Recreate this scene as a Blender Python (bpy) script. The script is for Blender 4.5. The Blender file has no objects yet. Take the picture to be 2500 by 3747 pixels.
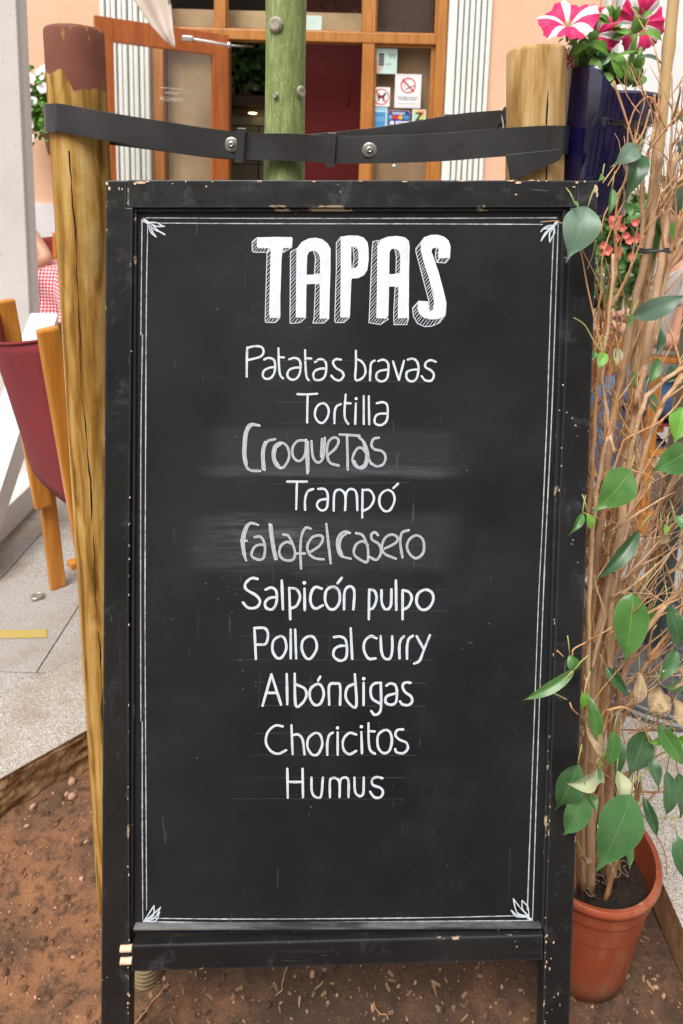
import bpy, bmesh, math, random
from math import sin, cos, pi, radians, atan2, sqrt
from mathutils import Vector, Matrix, Euler, noise
from mathutils.geometry import tessellate_polygon
random.seed(7)
R = random.random
def RU(a, b): return a + (b - a) * random.random()
scene = bpy.context.scene
COL = scene.collection

# ------------------------------------------------------------------ camera
CH, FPX, CX, CY = 1.3, 2450.0, 1250.0, 1060.0
pit, rol = radians(8.5), radians(1.5)
FW = Vector((0, cos(pit), -sin(pit)))
r0 = Vector((1, 0, 0)); u0 = Vector((0, sin(pit), cos(pit)))
RT = r0 * cos(rol) + u0 * sin(rol); UP = u0 * cos(rol) - r0 * sin(rol)
CAMP = Vector((0, 0, CH))
cd = bpy.data.cameras.new('camera'); cam = bpy.data.objects.new('camera', cd); COL.objects.link(cam)
cam.matrix_world = Matrix(((RT.x, UP.x, -FW.x, 0), (RT.y, UP.y, -FW.y, 0), (RT.z, UP.z, -FW.z, CH), (0, 0, 0, 1)))
cd.sensor_fit = 'VERTICAL'; cd.sensor_height = 36; cd.sensor_width = 24
cd.lens = FPX / 3747 * 36
cd.shift_y = -(1873.5 - CY) / 3747
cd.clip_start = .02; cd.clip_end = 400
cd.dof.use_dof = True; cd.dof.focus_distance = .98; cd.dof.aperture_fstop = 7.5
scene.camera = cam
# ------------------------------------------------------------------ light
SUN_EL, SUN_AZ = 58, 205          # high, veiled sun behind the photographer's left shoulder
w = bpy.data.worlds.new('World'); scene.world = w; w.use_nodes = True
wn = w.node_tree.nodes; wl = w.node_tree.links
bg = wn['Background']
sk = wn.new('ShaderNodeTexSky'); sk.sky_type = 'NISHITA'; sk.sun_disc = False
sk.sun_elevation = radians(SUN_EL); sk.sun_rotation = radians(SUN_AZ); sk.dust_density = 5; sk.air_density = 1.0; sk.ozone_density = 1
hs = wn.new('ShaderNodeHueSaturation'); hs.inputs['Saturation'].default_value = .18   # overcast: greyed sky
wl.new(sk.outputs[0], hs.inputs['Color']); wl.new(hs.outputs[0], bg.inputs['Color']); bg.inputs['Strength'].default_value = .15
sl = bpy.data.lights.new('sun', 'SUN'); sl.energy = 1.5; sl.angle = radians(22); sl.color = (1, .965, .91)
so = bpy.data.objects.new('sun', sl); COL.objects.link(so)
az = radians(SUN_AZ)
sd = Vector((sin(az) * cos(radians(SUN_EL)), cos(az) * cos(radians(SUN_EL)), sin(radians(SUN_EL))))
so.rotation_euler = sd.to_track_quat('Z', 'Y').to_euler(); so.location = (0, 0, 6)
vs = scene.view_settings
vs.view_transform = 'Standard'; vs.look = 'None'; vs.gamma = 1; vs.exposure = 0.66

# ------------------------------------------------------------------ geometry helpers
def ray(px, py): return FW + RT * ((px - CX) / FPX) - UP * ((py - CY) / FPX)
def P(px, py, Y):
    d = ray(px, py); return CAMP + d * (Y / d.y)
def PZ(px, py, Z):
    d = ray(px, py); return CAMP + d * ((Z - CH) / d.z)
def PPL(px, py, o, n):
    d = ray(px, py); return CAMP + d * ((o - CAMP).dot(n) / d.dot(n))
def zcam(p): return (p - CAMP).dot(FW)
class MB:
    def __init__(s): s.v = []; s.f = []; s.m = []; s.uv = []; s.cl = []
    def add(s, vs, fs, m=0, uvs=None, cl=None):
        b = len(s.v); s.v += [tuple(v) for v in vs]; s.f += [tuple(i + b for i in f) for f in fs]; s.m += [m] * len(fs)
        s.uv += (uvs if uvs else [(0, 0)] * len(vs)); s.cl += (cl if cl else [0.0] * len(vs))
    def box(s, c, d, m=0, rot=None):
        c = Vector(c); hx, hy, hz = d[0] / 2, d[1] / 2, d[2] / 2
        vs = [Vector((x, y, z)) for x in (-hx, hx) for y in (-hy, hy) for z in (-hz, hz)]
        if rot is not None: vs = [rot @ v for v in vs]
        s.add([v + c for v in vs], [(0, 1, 3, 2), (4, 6, 7, 5), (0, 4, 5, 1), (2, 3, 7, 6), (0, 2, 6, 4), (1, 5, 7, 3)], m)
    def bar(s, a, b, w, t, up=(0, 0, 1), m=0):
        a = Vector(a); b = Vector(b); z = (b - a).normalized(); x = Vector(up).cross(z)
        if x.length < 1e-4: x = Vector((1, 0, 0)).cross(z)
        x.normalize(); y = z.cross(x)
        s.box((a + b) / 2, (w, t, (b - a).length), m, Matrix((x, y, z)).transposed())
    def tube(s, pts, rad, n=8, m=0, cap=True):
        pts = [Vector(p) for p in pts]; N = len(pts)
        if not hasattr(rad, '__len__'): rad = [rad] * N
        vs = []; ref = None
        for i, p in enumerate(pts):
            t = (pts[min(i + 1, N - 1)] - pts[max(i - 1, 0)])
            if t.length < 1e-9: t = Vector((0, 0, 1))
            t.normalize()
            if ref is None: ref = t.orthogonal().normalized()
            x = (ref - t * ref.dot(t))
            x = x.normalized() if x.length > 1e-6 else t.orthogonal().normalized()
            ref = x; y = t.cross(x)
            for k in range(n):
                a = 2 * pi * k / n; vs.append(p + (x * cos(a) + y * sin(a)) * rad[i])
        fs = [(i * n + k, i * n + (k + 1) % n, (i + 1) * n + (k + 1) % n, (i + 1) * n + k) for i in range(N - 1) for k in range(n)]
        if cap: fs += [tuple(range(n - 1, -1, -1)), tuple(range((N - 1) * n, N * n))]
        s.add(vs, fs, m)
    def prism(s, poly, y0, y1, m=0):       # polygon in x,z extruded along y
        n = len(poly)
        vs = [Vector((p[0], y0, p[1])) for p in poly] + [Vector((p[0], y1, p[1])) for p in poly]
        t = tessellate_polygon([[Vector((p[0], p[1], 0)) for p in poly]])
        s.add(vs, [tuple(a) for a in t] + [(a[2] + n, a[1] + n, a[0] + n) for a in t] + [(i, (i + 1) % n, (i + 1) % n + n, i + n) for i in range(n)], m)
    def prismz(s, poly, z0, z1, m=0, ms=None):
        n = len(poly)
        vs = [Vector((p[0], p[1], z0)) for p in poly] + [Vector((p[0], p[1], z1)) for p in poly]
        s.add(vs, [tuple(range(n, 2 * n))], m); b = len(s.v) - 2 * n
        s.f += [tuple(b + i for i in range(n - 1, -1, -1))]; s.m += [m]
        s.f += [(b + i, b + (i + 1) % n, b + (i + 1) % n + n, b + i + n) for i in range(n)]; s.m += [m if ms is None else ms] * n
    def lathe(s, prof, n=24, c=(0, 0, 0), m=0):
        c = Vector(c); vs = []; N = len(prof)
        for r, z in prof:
            for k in range(n):
                a = 2 * pi * k / n; vs.append(c + Vector((r * cos(a), r * sin(a), z)))
        fs = [(i * n + k, i * n + (k + 1) % n, (i + 1) * n + (k + 1) % n, (i + 1) * n + k) for i in range(N - 1) for k in range(n)]
        s.add(vs, fs, m)
    def grid(s, fn, nu, nv, m=0, uv=True):
        vs = []; us = []
        for i in range(nu + 1):
            for j in range(nv + 1):
                vs.append(fn(i / nu, j / nv)); us.append((i / nu, j / nv))
        s.add(vs, [(i * (nv + 1) + j, (i + 1) * (nv + 1) + j, (i + 1) * (nv + 1) + j + 1, i * (nv + 1) + j + 1) for i in range(nu) for j in range(nv)], m, us)
    def mesh(s, name, mats, smooth=False):
        me = bpy.data.meshes.new(name); me.from_pydata(s.v, [], s.f)
        for mt in (mats if isinstance(mats, (list, tuple)) else [mats]): me.materials.append(mt)
        me.polygons.foreach_set('material_index', s.m)
        li = [0] * len(me.loops); me.loops.foreach_get('vertex_index', li)
        uvl = me.uv_layers.new(name='uv'); uvl.data.foreach_set('uv', [c for i in li for c in s.uv[i]])
        if any(s.cl):
            at = me.attributes.new('edge', 'FLOAT', 'POINT'); at.data.foreach_set('value', s.cl)
        if smooth: me.polygons.foreach_set('use_smooth', [True] * len(me.polygons))
        me.update(); return me
    def build(s, name, mats, parent=None, smooth=False, bevel=0, fix=True, auto=None):
        me = s.mesh(name, mats, smooth)
        if fix:
            bm = bmesh.new(); bm.from_mesh(me); bmesh.ops.recalc_face_normals(bm, faces=bm.faces); bm.to_mesh(me); bm.free()
        o = bpy.data.objects.new(name, me); COL.objects.link(o)
        if parent is not None: o.parent = parent
        if bevel:
            b = o.modifiers.new('bevel', 'BEVEL'); b.width = bevel; b.segments = 2; b.limit_method = 'ANGLE'; b.angle_limit = radians(40)
        if auto: me.set_sharp_from_angle(angle=radians(auto))
        return o
def tag(o, label=None, cat=None, group=None, kind=None):
    if label: o['label'] = label
    if cat: o['category'] = cat
    if group: o['group'] = group
    if kind: o['kind'] = kind
    return o
def empty(name, loc=(0, 0, 0), rz=0, label=None, cat=None, group=None):
    o = bpy.data.objects.new(name, None); COL.objects.link(o); o.location = loc; o.rotation_euler = (0, 0, rz); o.empty_display_size = .05
    return tag(o, label, cat, group)
def catmull(pts, k=6):
    pts = [Vector(p) for p in pts]
    if len(pts) < 3: return [pts[0].lerp(pts[-1], i / k) for i in range(k + 1)]
    closed = (pts[0] - pts[-1]).length < 1e-6
    out = []; n = len(pts)
    for i in range(n - 1):
        p1, p2 = pts[i], pts[i + 1]
        p0 = pts[i - 1] if i > 0 else (pts[-2] if closed else p1 * 2 - p2)
        p3 = pts[i + 2] if i + 2 < n else (pts[1] if closed else p2 * 2 - p1)
        for j in range(k):
            t = j / k
            out.append(.5 * ((2 * p1) + (p2 - p0) * t + (2 * p0 - 5 * p1 + 4 * p2 - p3) * t * t + (3 * p1 - p0 - 3 * p2 + p3) * t ** 3))
    out.append(pts[-1]); return out

# ------------------------------------------------------------------ material helpers
class NT:
    def __init__(s, name):
        s.mat = bpy.data.materials.new(name); s.mat.use_nodes = True; s.t = s.mat.node_tree; s.n = s.t.nodes; s.l = s.t.links
        s.b = s.n['Principled BSDF']
    def set(s, k, v):
        if isinstance(v, bpy.types.NodeSocket): s.l.new(v, s.b.inputs[k])
        else: s.b.inputs[k].default_value = (*v, 1) if isinstance(v, tuple) and len(v) == 3 else v
        return s
    def node(s, t, **kw):
        n = s.n.new('ShaderNode' + t)
        for k, v in kw.items():
            if k.startswith('_'): setattr(n, k[1:], v)
        return n
    def inp(s, sock, v):
        if isinstance(v, bpy.types.NodeSocket): s.l.new(v, sock)
        elif v is not None: sock.default_value = (*v, 1) if isinstance(v, tuple) and len(v) == 3 and sock.type == 'RGBA' else v
    def co(s, kind='Object', scale=(1, 1, 1), loc=(0, 0, 0)):
        tc = s.node('TexCoord'); mp = s.node('Mapping'); s.l.new(tc.outputs[kind], mp.inputs[0])
        mp.inputs['Scale'].default_value = scale; mp.inputs['Location'].default_value = loc; return mp.outputs[0]
    def noise(s, co, sc, det=4, rough=.55, dist=0):
        n = s.node('TexNoise'); s.l.new(co, n.inputs['Vector']); n.inputs['Scale'].default_value = sc; n.inputs['Detail'].default_value = det
        n.inputs['Roughness'].default_value = rough; n.inputs['Distortion'].default_value = dist; return n.outputs['Fac']
    def vor(s, co, sc, feat='F1', out='Distance'):
        n = s.node('TexVoronoi'); n.feature = feat; s.l.new(co, n.inputs['Vector']); n.inputs['Scale'].default_value = sc; return n.outputs[out]
    def ramp(s, v, stops):
        n = s.node('ValToRGB'); s.inp(n.inputs[0], v); e = n.color_ramp.elements
        while len(e) < len(stops): e.new(.5)
        for x, (p, c) in zip(e, stops):
            x.position = p; x.color = (*c, 1) if isinstance(c, tuple) else (c, c, c, 1)
        return n.outputs[0]
    def mix(s, f, a, b, bt='MIX'):
        n = s.node('Mix'); n.data_type = 'RGBA'; n.blend_type = bt
        s.inp(n.inputs[0], f); s.inp(n.inputs[6], a); s.inp(n.inputs[7], b); return n.outputs[2]
    def math(s, op, a, b=None, c=None, clamp=False):
        n = s.node('Math'); n.operation = op; n.use_clamp = clamp; s.inp(n.inputs[0], a)
        if b is not None: s.inp(n.inputs[1], b)
        if c is not None: s.inp(n.inputs[2], c)
        return n.outputs[0]
    def sep(s, co):
        n = s.node('SeparateXYZ'); s.l.new(co, n.inputs[0]); return n.outputs
    def mr(s, v, a, b, c=0, d=1):
        n = s.node('MapRange'); s.inp(n.inputs[0], v)
        for i, x in enumerate((a, b, c, d)): n.inputs[i + 1].default_value = x
        return n.outputs[0]
    def bump(s, h, st=.3, dist=.002):
        n = s.node('Bump'); s.l.new(h, n.inputs['Height']); n.inputs['Strength'].default_value = st; n.inputs['Distance'].default_value = dist
        s.l.new(n.outputs[0], s.b.inputs['Normal']); return n
def simple(name, col, rough=.6, var=None, vs=8, bump=0, bs=60, bd=.001, metal=0, coat=0, stretch=(1, 1, 1)):
    t = NT(name); co = t.co(scale=stretch)
    if var: t.set('Base Color', t.mix(t.ramp(t.noise(co, vs, 6), [(.3, 0.), (.7, 1.)]), col, var))
    else: t.set('Base Color', col)
    t.set('Roughness', rough).set('Metallic', metal).set('Coat Weight', coat)
    if bump: t.bump(t.noise(co, bs, 4), bump, bd)
    return t.mat
def woodmat(name, stops, rough=.6, scale=9, zs=.1, rx=0, bump=.3, dist=2.5, axis=2):
    t = NT(name); s3 = [1, 1, 1]; s3[axis] = zs
    co = t.co(scale=tuple(s3)); n1 = t.noise(co, scale, 5, .6, dist)
    s4 = [6, 6, 6]; s4[axis] = .25
    co2 = t.co(scale=tuple(s4)); n2 = t.noise(co2, 14, 4)
    c = t.ramp(n1, stops); c = t.mix(t.mr(n2, .35, .7, 0, .5), c, tuple(x * .5 for x in stops[0][1]))
    t.set('Base Color', c).set('Roughness', rough); t.bump(n2, bump, .0012); return t.mat

# post wood: turned pine, with a crack at a set angle and (optionally) a brown painted head
def postmat(name, stops, crack_ang, z_lo, z_hi, paint_z=None, seed=0):
    t = NT(name); co = t.co(loc=(seed, seed, 0)); o = t.co()
    warp = t.noise(t.co(scale=(1, 1, .16), loc=(seed, 0, seed)), 9, 4, .55)
    x, y, z = t.sep(o)
    dx = t.math('ADD', t.math('SUBTRACT', x, .012), t.math('MULTIPLY', t.math('SUBTRACT', t.noise(t.co(scale=(.01, .01, 1), loc=(seed, 2, 2)), 1.6, 2), .5), .09))
    dy = t.math('ADD', y, .030)
    rr = t.math('SQRT', t.math('ADD', t.math('MULTIPLY', dx, dx), t.math('MULTIPLY', dy, dy)))
    ph = t.math('ADD', t.math('MULTIPLY', rr, 330), t.math('MULTIPLY', warp, 17))
    ring = t.math('ADD', t.math('MULTIPLY', t.math('SINE', ph), .5), .5)
    ring = t.math('POWER', ring, 1.6)
    broad = t.noise(t.co(scale=(1, 1, .17), loc=(3 + seed, 0, 0)), 30, 5, .6, 1.4)
    fine = t.noise(t.co(scale=(1, 1, .03)), 240, 3)
    v = t.math('ADD', t.math('MULTIPLY', ring, -.20), t.math('ADD', t.math('MULTIPLY', broad, .95), t.math('MULTIPLY', fine, .24)))
    c = t.ramp(v, stops)
    gl_ = t.noise(t.co(scale=(1, 1, .012), loc=(seed, 4, 0)), 420, 2, .5); c = t.mix(t.mr(gl_, .55, .75, 0, .5), c, tuple(q * .6 for q in stops[1][1]))
    c = t.mix(t.mr(t.noise(t.co(scale=(1, 1, .8), loc=(9, seed, 1)), 7, 5, .6), .5, .72, 0, .45), c, tuple(q * .42 for q in stops[1][1]))
    fl_ = t.noise(t.co(scale=(5, 5, 26), loc=(seed, 0, 0)), 10, 3, .6)
    c = t.mix(t.mr(fl_, .55, .75, 0, .16), c, stops[0][1])
    ang = t.math('ARCTAN2', y, x)
    wob = t.math('MULTIPLY', t.math('SUBTRACT', t.noise(t.co(scale=(.001, .001, 1), loc=(0, 0, seed)), 4, 4, .55), .5), .6)
    da = t.math('ABSOLUTE', t.math('SUBTRACT', t.math('ADD', ang, wob), crack_ang))
    wid = t.noise(t.co(scale=(.001, .001, 1), loc=(5, 5, 5)), 7, 3)
    crack = t.math('MULTIPLY', t.math('LESS_THAN', da, t.mr(wid, .40, .66, -.002, .05)), t.math('MULTIPLY', t.math('GREATER_THAN', z, z_lo), t.math('LESS_THAN', z, z_hi)))
    if paint_z:
        edge = t.math('ADD', z, t.math('MULTIPLY', t.math('SUBTRACT', t.noise(t.co(scale=(1, 1, .6)), 38, 6, .75), .5), .050))
        edge = t.math('ADD', edge, t.math('MULTIPLY', t.mr(x, -.005, .012, -.012, .014), 1.0))
        pm = t.math('GREATER_THAN', edge, paint_z)
        worn = t.math('GREATER_THAN', t.noise(t.co(scale=(1, 1, .22), loc=(2, 0, 0)), 42, 6, .7), t.mr(z, paint_z + .055, paint_z + .08, .36, .45))
        pc = t.mix(t.mr(t.noise(co, 14, 5), .3, .7), (.17, .058, .036), (.225, .085, .060))
        c = t.mix(t.math('MULTIPLY', pm, worn), c, pc)
    c = t.mix(crack, c, (.02, .012, .006))
    t.set('Base Color', c).set('Roughness', .72).set('Specular IOR Level', .2)
    h = t.math('SUBTRACT', t.math('ADD', t.math('MULTIPLY', fine, .3), t.math('MULTIPLY', broad, .5)), t.math('MULTIPLY', crack, 3))
    t.bump(h, .35, .0009); return t.mat

# black paint worn through to wood at the edges
def blackframe(name, dust=(.06, .06, .06), axis='x'):
    t = NT(name); o = t.co()
    bv = t.node('Bevel'); bv.samples = 4; bv.inputs['Radius'].default_value = .0055
    ge = t.node('NewGeometry'); vm = t.node('VectorMath'); vm.operation = 'DOT_PRODUCT'
    t.l.new(bv.outputs[0], vm.inputs[0]); t.l.new(ge.outputs['Normal'], vm.inputs[1])
    edge = t.mr(vm.outputs['Value'], .995, .86)
    n1 = t.noise(t.co(scale=(1, 1, .6) if axis == 'z' else (.5, 1, 1)), 36, 5, .7)
    n2 = t.noise(o, 8, 3)
    chip = t.math('MULTIPLY', t.math('GREATER_THAN', t.math('ADD', n1, t.math('MULTIPLY', n2, .5)), .875), t.math('GREATER_THAN', edge, .12))
    sc = (60, 60, 3) if axis == 'z' else (3, 60, 60)
    grain = t.noise(t.co(scale=sc), 1.6, 4, .6)
    base = t.mix(t.mr(t.noise(o, 4, 4), .35, .7), (.008, .0082, .009), (.0165, .0165, .017))
    base = t.mix(t.mr(grain, .6, .8, 0, .35), base, (.05, .05, .05))
    rub = t.math('MULTIPLY', t.mr(t.noise(t.co(scale=(1.5, 1, 1.5)), 11, 7, .8), .54, .76), .75)
    scl = t.math('GREATER_THAN', t.noise(t.co(scale=(1.2, 1, .10)) if axis == 'z' else t.co(scale=(.10, 1, 1.2)), 120, 2, .5, .8), .725)
    rub = t.math('MAXIMUM', rub, t.math('MULTIPLY', scl, .8))
    base = t.mix(rub, base, (.085, .09, .10))
    speck = t.math('MULTIPLY', t.math('LESS_THAN', t.vor(o, 95), .10), t.math('GREATER_THAN', t.noise(o, 13, 3), .6))
    base = t.mix(speck, base, (.42, .40, .36))
    wood = t.mix(t.noise(o, 50, 3), (.62, .44, .24), (.75, .62, .42))
    edgeline = t.mix(t.math('MULTIPLY', edge, .35), base, (.10, .11, .125))
    t.set('Base Color', t.mix(chip, edgeline, wood)).set('Roughness', t.mr(t.noise(o, 30, 4), .3, .7, .34, .55)).set('Specular IOR Level', .36)
    t.bump(t.math('SUBTRACT', t.math('MULTIPLY', grain, .6), chip), .35, .0008); return t.mat

M = {}
M['frame_h'] = blackframe('black_paint_rail', axis='x'); M['frame_v'] = blackframe('black_paint_stile', axis='z')
M['dowel'] = simple('dowel_wood', (.62, .46, .30), .6, (.72, .58, .42), 60)
PLT = P(270, 105, 1.10); PLB = P(452, 3420, 1.13); PLB.z = -.12; HL = (PLT - PLB).length
M['postL'] = postmat('post_wood_left', [(.24, (.13, .055, .008)), (.42, (.31, .155, .028)), (.56, (.46, .27, .070)), (.78, (.60, .41, .165))], -1.55, -1, HL - .19, paint_z=HL - .083, seed=1)
M['postR'] = postmat('post_wood_right', [(.22, (.24, .12, .03)), (.42, (.42, .245, .085)), (.58, (.54, .35, .15)), (.8, (.64, .46, .25))], -1.45, .9, 3, seed=4)
# tree bark
t = NT('green_bark'); o = t.co(); st = t.co(scale=(1, 1, .16))
streak = t.noise(st, 120, 3, .6); big = t.noise(t.co(scale=(1, 1, .3)), 14, 4)
c = t.ramp(t.math('ADD', t.math('MULTIPLY', streak, .6), t.math('MULTIPLY', big, .4)), [(.3, (.11, .155, .035)), (.5, (.22, .275, .085)), (.7, (.38, .44, .20))])
len_ = t.math('LESS_THAN', t.vor(t.co(scale=(1, 1, .2)), 330), .2)
c = t.mix(t.math('MULTIPLY', len_, .6), c, (.55, .60, .28))
x, y, z = t.sep(o)
moss = t.math('MULTIPLY', t.mr(t.noise(t.co(scale=(1, 1, .4)), 26, 5, .7), .45, .62), t.mr(z, 1.45, 1.30))
c = t.mix(t.math('MULTIPLY', moss, .8), c, (.09, .125, .006)); c = t.mix(t.mr(t.noise(t.co(scale=(1, 1, .12)), 300, 3, .6), .52, .7, 0, .55), c, (.07, .10, .02))
t.set('Base Color', c).set('Roughness', .7); t.bump(t.math('ADD', streak, t.math('MULTIPLY', len_, .4)), .6, .0015); M['bark'] = t.mat
M['knot'] = simple('bark_scar', (.46, .42, .32), .85, (.22, .18, .13), 260, .8, 300)
# rubber
t = NT('black_rubber'); o = t.co()
c = t.mix(t.mr(t.noise(o, 12, 5), .35, .7), (.020, .020, .021), (.040, .040, .042))
c = t.mix(t.math('MULTIPLY', t.math('GREATER_THAN', t.noise(o, 420, 2), .72), .2), c, (.20, .19, .17))
t.set('Base Color', c).set('Roughness', t.mr(t.noise(o, 9, 4), .3, .7, .24, .42)).set('Specular IOR Level', .8); t.bump(t.noise(o, 500, 2), .15, .0004); M['rubber'] = t.mat
M['steel'] = simple('zinc_washer', (.55, .54, .50), .32, (.42, .40, .36), 90, metal=.9)
M['white_paint'] = simple('white_paint', (.74, .715, .69), .42, (.68, .65, .62), 5, .1, 90)
t = NT('white_paint_speckled'); o = t.co()
c = t.mix(t.mr(t.noise(o, 3, 5), .35, .7), (.63, .60, .575), (.54, .51, .485))
c = t.mix(t.math('MULTIPLY', t.math('LESS_THAN', t.vor(o, 26), .07), .7), c, (.16, .12, .09))
t.set('Base Color', c).set('Roughness', .4); M['white_frame'] = t.mat
M['red_canvas'] = simple('red_canvas', (.22, .018, .020), .85, (.17, .014, .018), 6, .4, 700, .0006)
M['chair_wood'] = woodmat('varnished_orange_wood', [(.3, (.50, .17, .018)), (.55, (.60, .24, .035)), (.8, (.68, .31, .06))], .35, 10, .15)
M['chair_end'] = simple('pale_wood_end', (.48, .26, .10), .5, (.58, .35, .16), 30)
# plaster
def plaster(name, a, b, bs=.4):
    t = NT(name); o = t.co(); c = t.mix(t.mr(t.noise(o, 1.6, 7, .65), .3, .7), a, b)
    t.set('Base Color', c).set('Roughness', .9); t.bump(t.noise(o, 40, 5), bs, .004); return t.mat
M['pink'] = plaster('salmon_plaster', (.74, .465, .315), (.68, .40, .26))
M['plinth'] = plaster('white_plinth_plaster', (.70, .70, .69), (.62, .62, .61), .9)
M['whitewall'] = plaster('white_wall_plaster', (.70, .69, .68), (.64, .63, .62))
M['tanwall'] = plaster('beige_wall_plaster', (.55, .44, .34), (.50, .39, .29))
M['door_frame'] = woodmat('amber_door_frame', [(.3, (.40, .15, .03)), (.55, (.50, .20, .045)), (.8, (.57, .26, .065))], .35, 8, .12)
M['door_leaf'] = woodmat('red_brown_door_wood', [(.3, (.34, .075, .012)), (.55, (.45, .115, .018)), (.8, (.52, .15, .025))], .3, 8, .12)
M['shutter'] = simple('white_shutter', (.77, .78, .74), .45, (.70, .72, .66), 4)
t = NT('window_glass'); t.set('Base Color', (1., 1., 1.)).set('Roughness', .02).set('Transmission Weight', 1.0).set('IOR', 1.45)
tr = t.node('BsdfTransparent'); gl = t.node('BsdfGlossy'); gl.inputs['Roughness'].default_value = .01
fr = t.node('Fresnel'); fr.inputs[0].default_value = 1.5; mx = t.node('MixShader')
fm = t.math('MULTIPLY_ADD', fr.outputs[0], 1.0, .02, True)
ge = t.node('NewGeometry'); fm = t.math('MULTIPLY', fm, t.math('SUBTRACT', 1.0, ge.outputs['Backfacing'])); t.l.new(fm, mx.inputs[0]); t.l.new(tr.outputs[0], mx.inputs[1]); t.l.new(gl.outputs[0], mx.inputs[2])
t.l.new(mx.outputs[0], t.n['Material Output'].inputs[0]); M['glass'] = t.mat
M['blind'] = simple('tan_blind', (.52, .38, .21), .8, (.30, .21, .11), 3)  # serves the transom and, as painted reflection, the left window
M['blind_brown'] = simple('brown_blind', (.30, .19, .10), .8, (.26, .16, .085), 3)  # brown stands for the house reflected in the side window
M['dark'] = simple('dark_interior', (.018, .014, .012), .8)
M['red_wall'] = simple('dark_red_wall', (.20, .006, .005), .6, (.17, .005, .004), 2)
M['dark_wood'] = simple('dark_counter_wood', (.05, .02, .012), .5)
M['steelbox'] = simple('brushed_steel', (.42, .36, .28), .35, (.36, .30, .22), 6, metal=.7)
M['etch'] = simple('etched_lettering', (.64, .58, .48), .6); M['paper'] = simple('white_sticker', (.80, .79, .80), .4); M['sign_red'] = simple('sign_red', (.60, .03, .025), .45)
M['ink'] = simple('black_ink', (.012, .012, .015), .5); M['grey_ink'] = simple('grey_ink', (.25, .25, .27), .5)
M['mint'] = simple('mint_poster', (.50, .66, .60), .5); M['blue1'] = simple('sticker_blue', (.06, .26, .55), .4)
M['pale_blue'] = simple('sticker_pale_blue', (.42, .66, .76), .4); M['navy'] = simple('sticker_navy', (.015, .05, .28), .4)
M['gold'] = simple('sticker_gold', (.75, .42, .05), .4); M['orange'] = simple('sticker_orange', (.80, .35, .10), .4)
M['cyan'] = simple('sticker_cyan', (.05, .45, .75), .4); M['lime'] = simple('sticker_lime', (.50, .62, .16), .4); M['skinprint'] = simple('printed_hand', (.55, .38, .34), .5)
M['aqua'] = simple('sticker_aqua', (.40, .62, .55), .4)
M['cream'] = simple('cream_canvas', (.62, .52, .44), .85, (.57, .47, .39), 3, .2, 400)
M['cane'] = simple('bamboo_cane', (.50, .33, .14), .42, (.60, .42, .21), 14, stretch=(1, 1, .2))
M['soilpot'] = simple('potting_soil', (.006, .004, .003), .95, (.035, .020, .012), 70, 1, 90, .012)
M['leafdry'] = simple('dry_leaf', (.40, .29, .165), .75, (.26, .175, .09), 30, .9, 70, .006)
M['terracotta0'] = simple('terracotta_plastic', (.30, .062, .025), .45, (.24, .048, .018), 5, .15, 120)
t = NT('terracotta_pot'); o = t.co(); x, y, z = t.sep(o)
c = t.mix(t.mr(t.noise(o, 6, 5), .35, .65), (.32, .066, .026), (.25, .050, .019))
c = t.mix(t.mr(t.noise(t.co(scale=(1, 1, .35)), 22, 7, .72), .50, .72, 0, .55), c, (.42, .19, .11))
c = t.mix(t.math('MULTIPLY', t.mr(z, .07, 0), t.mr(t.noise(o, 30, 5, .7), .35, .6)), c, (.22, .11, .055))
c = t.mix(t.math('MULTIPLY', t.math('GREATER_THAN', t.noise(t.co(scale=(.3, .3, 1.6)), 150, 2, .6), .70), .5), c, (.55, .30, .2))
t.set('Base Color', c).set('Roughness', t.mr(t.noise(o, 12, 5), .3, .7, .32, .62)); t.bump(t.noise(o, 130, 4), .2, .0012); M['terracotta'] = t.mat
def stemmat(name, a, b, light):
    t = NT(name); o = t.co(scale=(1, 1, .3)); c = t.mix(t.mr(t.noise(o, 60, 4), .35, .65), a, b)
    c = t.mix(t.math('MULTIPLY', t.math('LESS_THAN', t.vor(t.co(scale=(1, 1, 1)), 150), .2), .6), c, light)
    t.set('Base Color', c).set('Roughness', .7); t.bump(t.noise(t.co(scale=(1, 1, 2)), 120, 3), .5, .001); return t.mat
M['stem'] = stemmat('fig_bark', (.60, .40, .24), (.47, .28, .145), (.74, .60, .45))
M['twig'] = stemmat('fig_twig_bark', (.44, .20, .075), (.56, .33, .17), (.74, .58, .40))
M['greentwig'] = simple('green_twig', (.25, .30, .07), .6, (.36, .34, .13), 40)
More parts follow.
